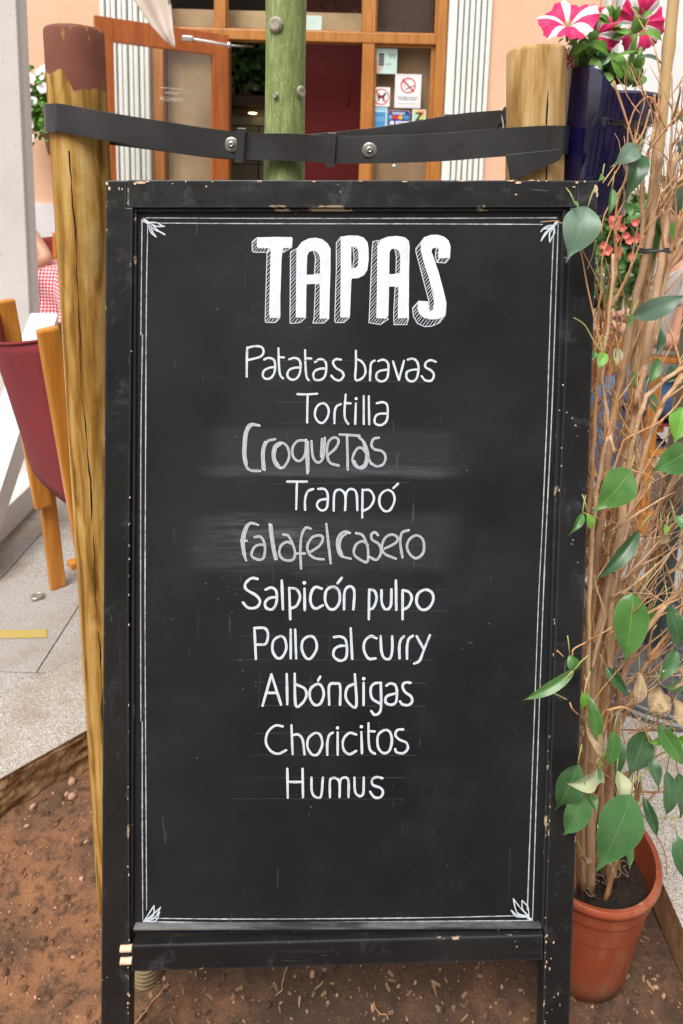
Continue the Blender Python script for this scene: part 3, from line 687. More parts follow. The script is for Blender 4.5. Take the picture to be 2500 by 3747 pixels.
# plants on the shelf inside
m = MB(); c0 = P(925, 230, FY + 1.5); petfol(m, (c0.x, 1.5, c0.z), 150, (.24, .15, .30), .10); tag(m.build('counter_plant', M['lf_mid'], cafe, fix=False), kind='stuff')
# stickers --------------------------------------------------------
def txt(body, size, mat, loc, parent, name='lettering', align='CENTER', bold=.0, sx=1.0, rotx=pi / 2):
    cu = bpy.data.curves.new(name, 'FONT'); cu.body = body; cu.size = size; cu.align_x = align; cu.align_y = 'CENTER'; cu.extrude = .0002; cu.offset = bold; cu.resolution_u = 3
    tmp = bpy.data.objects.new('t', cu); COL.objects.link(tmp); dg = bpy.context.evaluated_depsgraph_get(); me = bpy.data.meshes.new_from_object(tmp.evaluated_get(dg)); bpy.data.objects.remove(tmp)
    me.materials.clear(); me.materials.append(mat); o = bpy.data.objects.new(name, me); COL.objects.link(o); o.parent = parent; o.location = loc; o.rotation_euler = (rotx, 0, 0); o.scale = (sx, 1, 1); return o
def sticker(x0, y0, x1, y1, mat, name, label, cat='sticker', Yo=-.0005, r=.006):
    a = P(x0, y1, FY + .049); b = P(x1, y0, FY + .049); cx_, cz = (a.x + b.x) / 2, (a.z + b.z) / 2; w_, h_ = b.x - a.x, b.z - a.z
    e = empty(name, (cx_, FY + .0465, cz), 0, label, cat)
    m = MB(); m.box((0, 0, 0), (w_, .0012, h_)); m.build('card', mat, e); return e, w_, h_
def flat(e, name, mat, x, z, w_, h_, k=1):
    m = MB(); m.box((x, -.0012 * k, z), (w_, .0008, h_)); return m.build(name, mat, e)
def ring(e, name, mat, x, z, r, t_, k=1):
    m = MB(); n = 40
    vs = [Vector((x + rr * cos(2 * pi * i / n), -.0012 * k + dy, z + rr * sin(2 * pi * i / n))) for dy in (0, -.0006) for rr in (r - t_, r) for i in range(n)]
    fs = []
    for i in range(n):
        j = (i + 1) % n; fs += [(i, j, n + j, n + i), (2 * n + i, 3 * n + i, 3 * n + j, 2 * n + j), (i, 2 * n + i, 2 * n + j, j), (n + i, n + j, 3 * n + j, 3 * n + i)]
    m.add(vs, fs); return m.build(name, mat, e)
def disc(e, name, mat, x, z, r, k=1):
    m = MB(); m.prism([(x + r * cos(a * pi / 12), z + r * sin(a * pi / 12)) for a in range(24)], -.0012 * k, -.0012 * k - .0006); return m.build(name, mat, e)
def lbar(e, name, mat, a, b, t_, k=2):
    m = MB(); d = (Vector(b) - Vector(a)).normalized(); n = Vector((-d.y, d.x)) * t_ / 2; A, B = Vector(a), Vector(b)
    m.prism([tuple(A + n), tuple(B + n), tuple(B - n), tuple(A - n)], -.0012 * k, -.0012 * k - .0006); return m.build(name, mat, e)
e, W_, H_ = sticker(1443, 273, 1543, 394, M['paper'], 'no_smoking_sign', 'largest white sticker with a crossed out cigarette in a red ring')
ring(e, 'red_ring', M['sign_red'], 0, H_ * .17, H_ * .235, .009)
lbar(e, 'cigarette', M['ink'], (-.02, H_ * .05), (.045, H_ * .16), .006, 1)
m = MB(); m.tube([Vector((-.030 + .010 * sin(k * .9), -.002, H_ * .10 + k * .006)) for k in range(9)], .0018, 5); m.build('smoke_curl', M['grey_ink'], e)
m = MB(); m.tube([Vector((-.010 + .012 * sin(k * .8 + 1), -.002, H_ * .16 + k * .006)) for k in range(9)], .0016, 5); m.build('smoke_curl', M['grey_ink'], e)
lbar(e, 'red_slash', M['sign_red'], (-.043, H_ * .17 + .043), (.043, H_ * .17 - .043), .010, 2)
for (q, s_, yy) in (('PROHIBIDO FUMAR', .0165, -.19), ('PROHIBIT FUMAR', .0165, -.255)): txt(q, s_, M['ink'], (0, -.0015, H_ * yy), e)
flat(e, 'small_print', M['grey_ink'], 0, -H_ * .375, W_ * .72, .003)
for sx_ in (-1, 1): flat(e, 'border_line', M['skinprint'], sx_ * W_ * .43, 0, .0025, H_ * .9)
for sz in (-1, 1): flat(e, 'border_line', M['skinprint'], 0, sz * H_ * .455, W_ * .86, .0025)
e, W_, H_ = sticker(1363, 320, 1428, 389, M['paper'], 'no_dogs_sign', 'square white sticker with a crossed out black dog in a red ring')
ring(e, 'red_ring', M['sign_red'], 0, 0, H_ * .42, .007)
dog = [(-.032, .012), (-.028, .018), (-.022, .010), (.012, .012), (.020, .022), (.024, .034), (.028, .027), (.036, .026), (.040, .020), (.030, .016), (.022, .0), (.020, -.032), (.014, -.032), (.012, -.010), (-.012, -.010), (-.016, -.032), (-.022, -.032), (-.024, -.004)]
m = MB(); m.prism([(a * 1.0, b) for a, b in dog], -.0012, -.0018); m.build('dog_figure', M['ink'], e)
lbar(e, 'red_slash', M['sign_red'], (-.037, .037), (.037, -.037), .008, 2)
e, W_, H_ = sticker(1369, 178, 1455, 269, M['mint'], 'phone_poster', 'mint green poster of a hand holding a phone at the top of the window', 'poster')
m = MB(); m.prism([(-.085, -.085), (-.05, -.09), (-.02, -.05), (-.01, 0), (-.03, .02), (-.06, 0), (-.085, -.03)], -.0012, -.0017); m.build('printed_hand', M['skinprint'], e)
flat(e, 'printed_phone', M['ink'], -.032, .01, .036, .085, 2)
for k in range(5): flat(e, 'printed_keys', M['grey_ink'], -.032, .035 - k * .014, .028, .006, 3)
txt('W', .055, M['grey_ink'], (.045, -.0015, .038), e, bold=.001)
flat(e, 'text_line', M['grey_ink'], .02, -.022, .04, .006); flat(e, 'text_line', M['aqua'], 0, .075, .12, .004)
e, W_, H_ = sticker(1361, 394, 1418, 470, M['pale_blue'], 'blue_panel_sticker', 'pale blue sticker with a darker blue square below the dog sign')
flat(e, 'blue_square', M['blue1'], 0, -.012, W_ * .76, H_ * .72)
for k in range(3): flat(e, 'text_line', M['pale_blue'], 0, .005 - k * .012, W_ * .66, .003, 2)
flat(e, 'text_line', M['cyan'], .01, H_ * .42, W_ * .6, .007)
e, W_, H_ = sticker(1418, 404, 1502, 463, M['navy'], 'card_payment_sticker', 'navy and gold sticker listing payment cards in the middle of the bottom row')
for k in range(7):
    for sz in (-1, 1): flat(e, 'gold_dash', M['gold'], -W_ * .42 + k * W_ * .14, sz * (H_ * .47), W_ * .08, .006)
for k in range(4):
    for sx_ in (-1, 1): flat(e, 'gold_dash', M['gold'], sx_ * W_ * .485, -H_ * .36 + k * H_ * .24, .005, H_ * .12)
txt('TELEPAGO', .020, M['paper'], (-.006, -.0015, H_ * .30), e, bold=.0006)
for x_, m1, m2 in ((-.052, 'cyan', 'sign_red'), (0, 'sign_red', 'gold')):
    disc(e, 'card_mark', M[m1], x_ - .008, .008, .016); disc(e, 'card_mark', M[m2], x_ + .012, .008, .016, 2)
flat(e, 'card_mark', M['blue1'], .052, .008, .036, .028)
for k, (x_, s_) in enumerate(((-.05, 'V'), (0, 'VISA'), (.05, 'VISA'))):
    flat(e, 'card_mark', M['paper'], x_, -.032, .028 if k == 0 else .044, .026); txt(s_, .017, M['navy'], (x_, -.0028, -.032), e)
e, W_, H_ = sticker(1507, 402, 1559, 469, M['paper'], 'letter_z_sticker', 'white sticker with a black letter Z on rainbow colours at the right of the row')
flat(e, 'coloured_square', M['lime'], 0, .012, W_ * .84, H_ * .74); flat(e, 'orange_corner', M['orange'], .015, .045, W_ * .52, H_ * .26, 2); flat(e, 'aqua_corner', M['aqua'], -.028, .01, W_ * .3, H_ * .4, 2)
txt('Z', .085, M['ink'], (0, -.0042, .012), e, bold=.0015)
flat(e, 'text_bar', M['ink'], 0, -H_ * .335, W_ * .8, .008); flat(e, 'text_bar', M['ink'], -W_ * .25, -H_ * .42, W_ * .28, .006)
e, W_, H_ = sticker(1360, 479, 1382, 492, M['pale_blue'], 'tiny_blue_sticker', 'tiny pale blue sticker under the row of stickers')
flat(e, 'text_line', M['cyan'], 0, 0, W_ * .5, H_ * .3)
e, W_, H_ = sticker(1066, 58, 1178, 112, M['mint'], 'transom_notice', 'pale greenish notice in the transom window right of the green trunk', 'notice')
for k in range(4): lbar(e, 'text_line', M['cream'], (-.05 + k * .03, -.03), (-.02 + k * .03, .03), .003, 1)
# lock on side window
lk = P(1443, 611, FY + .04); m = MB(); m.lathe([(.0001, .01), (.012, .01), (.018, .006), (.02, 0)], 20); o = m.build('window_lock', M['steel'], cafe, smooth=True); o.location = (lk.x, .04, lk.z); o.rotation_euler = (pi / 2, 0, 0)

# ---- open glazed door leaf
h0 = P(832, 138, FY - .03); f1 = P(344, 72, FY - .5)
hinge = Vector((h0.x, h0.y, 0)); free = Vector((f1.x, f1.y, 0)); dv = (free - hinge); LW = dv.length; ang = atan2(dv.y, dv.x)
leaf = empty('glass_door', hinge, ang, 'open red-brown wooden glass door leaf folded out beside the cafe entrance', 'door')
LH = zb0 + .02; st = .115
def lbox(n, mt, x0, x1, z0, z1, y0=-.022, y1=.022, b=.004):
    m = MB(); m.box(((x0 + x1) / 2, (y0 + y1) / 2, (z0 + z1) / 2), (x1 - x0, y1 - y0, z1 - z0)); return m.build(n, mt, leaf, bevel=b)
lbox('stile', M['door_leaf'], 0, st, .02, LH); lbox('stile', M['door_leaf'], LW - st, LW, .02, LH)
lbox('rail', M['door_leaf'], st + .0005, LW - st - .0005, LH - .15, LH - .001, -.021, .021); lbox('rail', M['door_leaf'], st + .0005, LW - st - .0005, .02, .3, -.021, .021)
lbox('pane', M['glass'], st, LW - st, .3, LH - .15, -.003, .003, 0)
# lettering on the door glass (read from outside)
for (s_, sz, dz) in (('cocktail', .032, 0), ('ALCHEMY', .038, -.045), ('IBIZA', .02, -.14)):
    if s_ == 'IBIZA': continue
    o = txt(s_, sz, M['etch'], (LW * .45, .0045, P(658, 340, 4.75).z + dz), leaf); o.rotation_euler = (pi / 2, 0, pi)
m = MB(); m.box((LW * .45, .0045, P(658, 324, 4.75).z), (.155, .0008, .004)); m.build('glass_line', M['etch'], leaf)
# door closer arm
ca = P(675, 141, 4.72); cb = P(838, 166, 4.83); cc = P(930, 172, FY + .02)
e = empty('door_closer', ca, 0, 'thin silver door closer arm reaching from the door leaf to the door head', 'door closer')
Z3 = ca
m = MB(); m.bar((-.012, 0, 0), (.06, 0, -.004), .03, .035); m.build('bracket', M['steel'], e, bevel=.004)
m = MB(); m.tube([(.05, 0, 0), tuple(cb - Z3)], .009, 8); m.build('arm', M['white_paint'], e, smooth=True)
m = MB(); m.tube([tuple(cb - Z3 + Vector((0, 0, .02))), tuple(cb - Z3 + Vector((0, 0, -.02)))], .014, 8); m.tube([tuple(cb - Z3), tuple(cc - Z3)], .006, 8); m.build('rod', M['steel'], e, smooth=True)

# ---- neighbouring white house, right of the cafe
nb = empty('white_house', (0, FY, 0), 0, 'white plastered house wall behind the bamboo cane right of the cafe', 'building')
xw0 = fx(2265, 60)
m = MB(); m.prism([(xw0, 1.35), (6, 1.35), (6, 6), (xw0, 6)], -.05, .3); m.build('wall', M['whitewall'], nb)
m = MB(); m.prism([(xw0, 0), (6, 0), (6, 1.35), (xw0, 1.35)], -.08, .3); m.build('plinth', M['tanwall'], nb)
fbox('window_recess', M['dark'], xe + .001, xw0 - .002, 1.2, 3.2, .12, .14, nb)
for k, mt in enumerate(('tanwall', 'whitewall', 'tanwall')): fbox('window_frame', M[mt], xe + .002 + k * .045, xe + .040 + k * .045, 1.2, 3.2, -.02 + k * .03, .11, nb)
fbox('sill_wall', M['tanwall'], xe + .001, xw0 - .002, 0, 1.199, -.01, .3, nb)
# ---- house across the street (seen in glass and glaze)
ob = empty('opposite_house', (0, -7, 0), 0, 'beige house across the street mirrored in the cafe glass', 'building')
m = MB(); m.box((0, -.2, 3.3), (18, .4, 6.6)); m.build('wall', M['tanwall'], ob)
for x_ in (-6, -3.6, -1.2, 1.2, 3.6, 6):
    for z_ in (1.3, 4.4):
        m = MB(); m.box((x_, .01, z_), (1.0, .06, 1.7 if z_ > 2 else 2.4)); f_ = m.build('window', M['white_paint'], ob); m = MB(); m.box((x_, .045, z_), (.84, .01, 1.5 if z_ > 2 else 2.2)); m.build('pane', M['dark'], f_)

# ---- white hanging petunias on the wall, left
wp = empty('hanging_flower_pot', P(205, 430, FY - .2), 0, 'terracotta wall pot overflowing with white petunias on the salmon wall', 'flower pot')
O_ = wp.location.copy()
m = MB(); m.lathe([(.0001, -.26), (.06, -.26), (.11, -.02), (.12, 0), (.10, 0), (.09, -.03), (.0001, -.03)], 24); m.build('pot', M['terracotta'], wp, smooth=True)
m = MB(); m.box((0, .12, -.06), (.03, .16, .02)); m.build('bracket', M['iron'], wp)
m = MB(); petfol(m, (-.10, -.05, .06), 620, (.20, .13, .27), .06); o = m.build('foliage', M['lf_pet'], wp, fix=False); tag(o, kind='stuff')
def flower(parent, c, n, r, mat, tube_mat=None, depth=.45, ruf=.10, name='flower', nu=60, nv=7):
    c = Vector(c); n = Vector(n).normalized(); x = n.orthogonal().normalized(); y = n.cross(x); m = MB(); ph = RU(0, 6.28); s1 = RU(0, 6)
    def f(u, v):
        a = 2 * pi * u + ph; lobes = 1 - .15 * (.5 - .5 * cos(5 * 2 * pi * u)) * v - .02 * sin(31 * 2 * pi * u + s1) * v ** 4
        rr = r * (v ** 1.15) * lobes + .06 * r
        h = -depth * r * (1 - v) ** 2.2 + ruf * r * v ** 2 * (sin(5 * 2 * pi * u + s1) * .8 + .35 * sin(17 * 2 * pi * u)) - .18 * r * v ** 3
        return c + (x * cos(a) + y * sin(a)) * rr + n * h
    m.grid(f, nu, nv); o = m.build(name, mat, parent, smooth=True, fix=False)
    m = MB(); p0 = c - n * depth * r; m.tube([p0 - n * r * .55, p0], [r * .05, r * .09], 8, cap=False); m.build('flower_tube', tube_mat or M['lf_bright'], o, smooth=True)
    return o
for (px, py, r) in ((108, 287, 20), (100, 325, 16), (157, 320, 20), (118, 370, 17), (112, 455, 14), (108, 505, 17), (138, 262, 12), (160, 250, 14), (152, 283, 9), (98, 310, 8)):
    p = P(px, py, FY - .36) - O_; flower(wp, p, (RU(-.4, .4), -1, RU(-.1, .4)), r * 4.8 / FPX, M['petal_white'], None, .3, .06, nu=30, nv=5)
# ---- folded cream parasol corner
pc = empty('folded_parasol', (P(560, 90, 3.1).x - .2, 3.1, 0), 0, 'cream canvas corner of a parasol hanging in front of the left shutter', 'parasol')
def pq(px, py, Y): return P(px, py, Y) - pc.location
m = MB(); a_ = [pq(470, -30, 3.1), pq(548, 88, 3.08), pq(600, 148, 3.05), pq(637, 173, 3.05), pq(629, 100, 3.06), pq(624, 20, 3.1), pq(612, -30, 3.12)]
hi = [pq(250, -620, 3.3), pq(560, -620, 3.3)]
def fl(u, v):
    left = [hi[0]] + a_[:4]; right = [hi[1], a_[6], a_[5], a_[4], a_[3] + Vector((.002, 0, .004))]
    k = u * 4; i = min(3, int(k)); t_ = k - i; L_ = left[i].lerp(left[i + 1], t_); R_ = right[i].lerp(right[i + 1], t_)
    p = L_.lerp(R_, v); p.y += .035 * sin(v * 7 + u * 2) * (1 - u * .8); return p
m.grid(fl, 24, 10); o = m.build('canvas', M['cream'], pc, smooth=True); so_ = o.modifiers.new('solid', 'SOLIDIFY'); so_.thickness = .004
m = MB(); m.tube([a_[5] + Vector((0, -.02, .0)), a_[6] + Vector((0, -.02, .3))], .006, 6); m.build('hem', M['cream'], pc, smooth=True)
m = MB(); m.tube([hi[0] + Vector((-.1, .1, .05)), hi[1] + Vector((.2, .1, .05))], .02, 10); m.build('rib', M['white_paint'], pc)

# ---- white windscreen frame, left
xr0 = P(104, 1000, 2.62).x; xr1 = P(130, 1000, 2.69).x
wf = empty('white_pergola_frame', (xr0, 2.66, 0), 0, 'white painted wooden upright with braced foot at the left of the terrace', 'frame')
B_ = M['white_frame']; d_ = xr1 - xr0
m = MB(); m.box((-.11, 0, 1.55), (.22, .09, 3.1)); m.build('upright', B_, wf, bevel=.004)
m = MB(); m.box((d_ / 2 + .001, .015, 1.55), (d_, .055, 3.1)); m.build('edge_strip', M['white_paint'], wf, bevel=.003)
m = MB(); m.box((-.035, -.62, .055), (.125, 1.36, .11)); m.build('foot_beam', B_, wf, bevel=.005)
zt = P(60, 1144, 2.6).z
m = MB(); m.prism([(-.048, zt), (-.70, .12), (-.58, .12), (-.048, zt - .16)], -.115, -.006); o = m.build('brace', B_, wf, bevel=.004); o.rotation_euler = (0, 0, pi / 2)
m.v = []
# ---- chairs
def chair(name, label, origin, s_dir, f_dir, sW=.5, wood=M['chair_wood'], group='canvas chairs on the terrace'):
    s = Vector((*s_dir, 0)).normalized(); f = Vector((*f_dir, 0)).normalized()
    e = empty(name, origin, 0, label, 'chair', group)
    def q(a, b, c): return s * a + f * b + Vector((0, 0, c))
    for sd_ in (0, sW):
        m = MB(); m.bar(q(sd_, -.02, .96), q(sd_, .060, .30), .030, .05, f); m.build('back_post', wood, e, bevel=.007)
        m = MB(); m.bar(q(sd_ + (.028 if sd_ else -.028), .10, 0), q(sd_ + (.028 if sd_ else -.028), .062, .58), .026, .048, f); m.build('leg', wood, e, bevel=.005)
        m = MB(); m.bar(q(sd_, .50, 0), q(sd_, .50, .66), .026, .045, f); m.build('leg', wood, e, bevel=.005)
        m = MB(); m.bar(q(sd_, .08, .70), q(sd_, .55, .70), .05, .024, (0, 0, 1)); m.build('armrest', wood, e, bevel=.006)
        m = MB(); m.bar(q(sd_, .13, .33), q(sd_, .50, .33), .022, .04, s); m.build('side_rail', wood, e, bevel=.004)
        m = MB(); m.bar(q(sd_, .13, .08), q(sd_, .50, .08), .022, .04, s); m.build('side_rail', wood, e, bevel=.004)
    for fb in (.17, .46):
        m = MB(); m.bar(q(.014, fb, .42), q(sW - .014, fb, .42), .035, .03, (0, 0, 1)); m.build('seat_bar', wood, e, bevel=.004)
    m = MB()
    def cv(u, v):
        z_ = .50 + .43 * u; fr_ = (.060 - .080 * (z_ - .30) / .66)
        return q(sW * v, fr_ - .02 - .066 * sin(pi * v) * (.35 + .65 * u), z_ - .035 * sin(pi * v) * u)
    m.grid(cv, 14, 14); o = m.build('backrest', M['red_canvas'], e, smooth=True); so_ = o.modifiers.new('solid', 'SOLIDIFY'); so_.thickness = .004
    m = MB(); m.tube([cv(1, k / 14) for k in range(15)], .004, 6); m.build('hem', M['red_canvas'], o, smooth=True)
    m = MB(); m.grid(lambda u, v: q(sW * v, .15 + .33 * u, .44 - .03 * sin(pi * v)), 6, 8); o = m.build('seat', M['red_canvas'], e, smooth=True); so_ = o.modifiers.new('solid', 'SOLIDIFY'); so_.thickness = .004
    return e
nt = P(208, 1235, 1.56)
ft = P(48, 1140, 1.92)
chair('canvas_chair', 'orange wooden chair with dark red canvas back standing beside the left post', (nt.x, nt.y, 0), (ft.x - nt.x, ft.y - nt.y), (ft.y - nt.y, -(ft.x - nt.x)), (Vector((ft.x - nt.x, ft.y - nt.y))).length)
chair('canvas_chair', 'red canvas chair behind the gingham table seen past the arm', (P(202, 880, 4.62).x, 4.62, 0), (-1, .1), (.1, -1), .5)
# ---- table with gingham cloth, left
tx = P(215, 1005, 4.15).x; ty = 4.15
tb = empty('cafe_table', (tx - .4, ty + .3, 0), 0, 'small cafe table under a red gingham cloth at the left edge', 'table')
m = MB(); m.box((0, 0, .745), (.78, .58, .03)); m.build('tabletop', M['chair_wood'], tb)
for a in (-1, 1):
    for b in (-1, 1):
        m = MB(); m.box((a * .34, b * .24, .365), (.04, .04, .73)); m.build('leg', M['chair_wood'], tb)
def cloth(name, label, hx, hy, z0, drop, rz, off, fl_=.02):
    e = empty(name, tb.location + Vector((off[0], off[1], 0)), rz, label, 'tablecloth', 'gingham cloths on the table')
    m = MB(); n = 56; S = 1 / .021
    vs = []; us = []
    for i in range(n + 1):
        for j in range(n + 1):
            u = -hx - drop + (2 * (hx + drop)) * i / n; v = -hy - drop + 2 * (hy + drop) * j / n
            ex = max(0, abs(u) - hx); ey = max(0, abs(v) - hy); d = max(ex, ey) + .25 * min(ex, ey)
            x = math.copysign(min(abs(u), hx) + (.035 * (1 - math.exp(-ex * 12))) + ex * .10 + (min(ex, ey) * .25), u); y = math.copysign(min(abs(v), hy) + (.035 * (1 - math.exp(-ey * 12))) + ey * .10 + (min(ex, ey) * .25), v)
            wv = fl_ * min(1, d * 5) * sin(14 * (u + v * 1.3)); vs.append((x + wv * (1 if ex > 0 else 0), y + wv * (1 if ey > 0 else 0), z0 - d)); us.append((u * S, v * S))
    m.add(vs, [(i * (n + 1) + j, (i + 1) * (n + 1) + j, (i + 1) * (n + 1) + j + 1, i * (n + 1) + j + 1) for i in range(n) for j in range(n)], 0, us)
    m.build('cloth', M['gingham'], e, smooth=True)
cloth('tablecloth', 'long red and white checked cloth hanging nearly halfway down the table', .39, .29, .764, .33, 0, (0, 0))
cloth('tablecloth', 'upper checked cloth laid askew over the longer gingham cloth', .36, .27, .772, .18, .16, (-.02, -.02), .025)
ip = P(150, 985, 4.1)
iv = empty('table_plant', (ip.x - .15, ip.y + .02, .775), 0, 'trailing ivy in a small pot on the gingham table', 'plant')
m = MB(); m.lathe([(.0001, 0), (.035, 0), (.045, .09), (.04, .09), (.0001, .08)], 16); m.build('pot', M['whitewall'], iv, smooth=True)
m = MB()
for k in range(46):
    a = RU(0, 6.28); rr = RU(.02, .10) * (1.6 if k % 5 == 0 else 1); zc = RU(-.02, .24) if k % 5 else RU(-.05, .02); p = Vector((cos(a) * rr, sin(a) * rr * .6, zc)); leafgeo(m, p, p + Vector((RU(-.03, .04), RU(-.03, 0), RU(-.03, .03))), .032, (0, -1, .3), .05, .2, 0, 0, 4, 2, 1)
m.build('foliage', M['lf_bright'], iv, fix=False)

# ---- people
def skinmesh(name, chains, mat, parent, sub=2):
    """chains: list of [(pos, radius), ...]; a chain's first point may repeat an earlier position to branch from it"""
    V = []; E = []; Rr = []; idx = {}
    def vid(p, r):
        k = (round(p[0], 4), round(p[1], 4), round(p[2], 4))
        if k not in idx: idx[k] = len(V); V.append(p); Rr.append(r)
        return idx[k]
    for ch in chains:
        ids = [vid(tuple(p), r) for p, r in ch]; E += [(a, b) for a, b in zip(ids, ids[1:])]
    me = bpy.data.meshes.new(name); me.from_pydata(V, E, []); o = bpy.data.objects.new(name, me); COL.objects.link(o); o.parent = parent
    sk_ = o.modifiers.new('skin', 'SKIN')
    for i, r in enumerate(Rr): me.skin_vertices[0].data[i].radius = (r, r) if not isinstance(r, tuple) else r
    me.skin_vertices[0].data[0].use_root = True
    sk_.use_smooth_shade = True; s2 = o.modifiers.new('sub', 'SUBSURF'); s2.levels = sub; s2.render_levels = sub
    dg = bpy.context.evaluated_depsgraph_get(); me2 = bpy.data.meshes.new_from_object(o.evaluated_get(dg)); me2.materials.clear(); me2.materials.append(mat); me2.name = name
    o.modifiers.clear(); o.data = me2; return o
def V3(*a): return Vector(a)
def person(loc, facing, J, label, shirt, trousers, sleeve=.5, shoe=None, ak=1.0):
    """J: joints in world space"""
    e = empty('person', loc, 0, label, 'person'); L0 = Vector(loc)
    j = {k: Vector(v) - L0 for k, v in J.items()}
    f = Vector(facing).normalized(); sdv = Vector((f.y, -f.x, 0))
    pel, ch, nk, hd = j['pelvis'], j['chest'], j['neck'], j['head']
    chains = [[(pel, (.14, .11)), (pel.lerp(ch, .5), (.13, .10)), (ch, (.15, .105)), (nk, .052), (nk.lerp(hd, .5), .055), (hd, (.078, .092)), (hd + V3(0, 0, .07), (.07, .08))]]
    for s in ('l', 'r'):
        sh, el, wr = j['sh_' + s], j['el_' + s], j['wr_' + s]; hand = wr + (wr - el).normalized() * .06 + Vector(j.get('hd_' + s, (0, 0, 0))) * 0
        chains.append([(ch, (.15, .105)), (sh, .052 * ak), (sh.lerp(el, .5), .044 * ak), (el, .038 * ak), (el.lerp(wr, .35), .038 * ak), (wr, .026), (hand, (.036, .018))])
        d = (wr - el).normalized(); sv = d.cross(V3(0, 0, 1)).normalized(); dn = d.cross(sv)
        for k, (o_, ln) in enumerate(((-.026, .055), (-.009, .066), (.009, .062), (.026, .048))):
            b0 = hand + sv * o_ + d * .02; b1 = b0 + d * ln * .5 + dn * .006; b2 = b1 + (d * .6 + dn * .8).normalized() * ln * .5
            chains.append([(hand, (.036, .018)), (b0, .0095), (b1, .0088), (b2, .0075)])
        tb_ = wr + d * .02 + sv * .03; chains.append([(hand, (.036, .018)), (tb_ + d * .01, .011), (tb_ + d * .04 + sv * .012 + dn * .01, .009)])
        hp, kn, an = j['hip_' + s], j['kn_' + s], j['an_' + s]
        chains.append([(pel, (.14, .11)), (hp, .085), (hp.lerp(kn, .5), .072), (kn, .052), (kn.lerp(an, .35), .052), (an, .034)])
    body = skinmesh('body', chains, M['skin'], e)
    # face
    m = MB(); nose = hd + f * .085; m.tube([hd + f * .075 + V3(0, 0, .035), nose + f * .02 + V3(0, 0, -.008), nose + V3(0, 0, -.02)], [.006, .014, .010], 8); m.build('nose', M['skin'], e, smooth=True)
    for s in (-1, 1):
        m = MB(); c = hd + f * .078 + sdv * .03 * s + V3(0, 0, .03); m.lathe([(.0001, .011), (.008, .008), (.011, 0), (.008, -.008), (.0001, -.011)], 10, c); m.build('eye', M['lens'], e, smooth=True)
        m = MB(); c = hd + sdv * .082 * s + V3(0, 0, .01); m.tube([c + V3(0, 0, -.025), c + V3(0, 0, .028)], [.008, .014], 8); m.build('ear', M['skin'], e, smooth=True)
    m = MB(); m.tube([hd + f * .078 + sdv * .022 + V3(0, 0, -.045), hd + f * .086 + V3(0, 0, -.043), hd + f * .078 - sdv * .022 + V3(0, 0, -.045)], .0055, 6); m.build('mouth', M['sign_red'] if False else M['skinprint'], e, smooth=True)
    m = MB(); n1, n2 = 16, 12
    def hr(u, v):
        a = 2 * pi * u; b = v * pi * .56; d = V3(cos(a) * sin(b), sin(a) * sin(b), cos(b))
        k = 1 + .06 * noise.noise(d * 5); fr_ = d.x * f.x + d.y * f.y
        if fr_ > .35 and v > .45: k *= .86
        return hd + V3(0, 0, .035) + V3(d.x * .098, d.y * .098, d.z * .098) * k - f * .012
    m.grid(hr, n1, n2); m.build('hair', M['hair'], e, smooth=True)
    sc = [[(pel + V3(0, 0, -.02), (.155, .125)), (pel.lerp(ch, .5), (.148, .118)), (ch, (.168, .122)), (ch.lerp(nk, .75), .07)]]
    for s in ('l', 'r'):
        sh, el, wr = j['sh_' + s], j['el_' + s], j['wr_' + s]
        tgt = sh.lerp(el, sleeve / .5 * .55) if sleeve <= .5 else el
        sc.append([(ch, (.168, .122)), (sh, .066), (sh.lerp(tgt, .6), .060), (tgt, .062)])
    skinmesh('shirt', sc, shirt, e)
    tc_ = [[(pel + V3(0, 0, .03), (.148, .118)), (pel, (.152, .122))]]
    for s, mt in (('l', trousers), ('r', trousers)):
        hp, kn, an = j['hip_' + s], j['kn_' + s], j['an_' + s]
        tc_.append([(pel, (.152, .122)), (hp, .098), (hp.lerp(kn, .5), .086), (kn, .070), (kn.lerp(an, .5), .062), (kn.lerp(an, .92), .052)])
    skinmesh('trousers', tc_, trousers, e)
    for s in ('l', 'r'):
        an = j['an_' + s]; td = Vector(j.get('toe', (0, 0, 0)))
        tdir = (Vector(J['toe_' + s]) - Vector(J['an_' + s])).normalized(); up_ = V3(0, 0, 1)
        o = skinmesh('shoe', [[(an - tdir * .05 + V3(0, 0, -.035), (.036, .036)), (an + tdir * .02 + V3(0, 0, -.03), (.042, .046)), (an + tdir * .11 + V3(0, 0, -.048), (.044, .034)), (an + tdir * .18 + V3(0, 0, -.055), (.036, .024))]], shoe or M['white_paint'], e)
        m = MB(); m.tube([an + tdir * q_ + V3(0, 0, -.078) for q_ in (-.08, 0, .1, .2)], [.034, .038, .042, .034], 10); m.build('sole', M['white_paint'], o, smooth=True)
        for q_ in (.03, .06, .09):
            c_ = an + tdir * q_ + V3(0, 0, -.03); sx_ = tdir.cross(up_).normalized(); m = MB(); m.tube([c_ + (sx_ * cos(b_) * .047 + up_ * sin(b_) * (.050 - q_ * .15)) for b_ in [pi * t_ / 8 for t_ in range(-1, 10)]], .006, 5); m.build('shoe_stripe', M['sign_red'] if q_ < .05 else M['navy'], o, smooth=True)
    return e
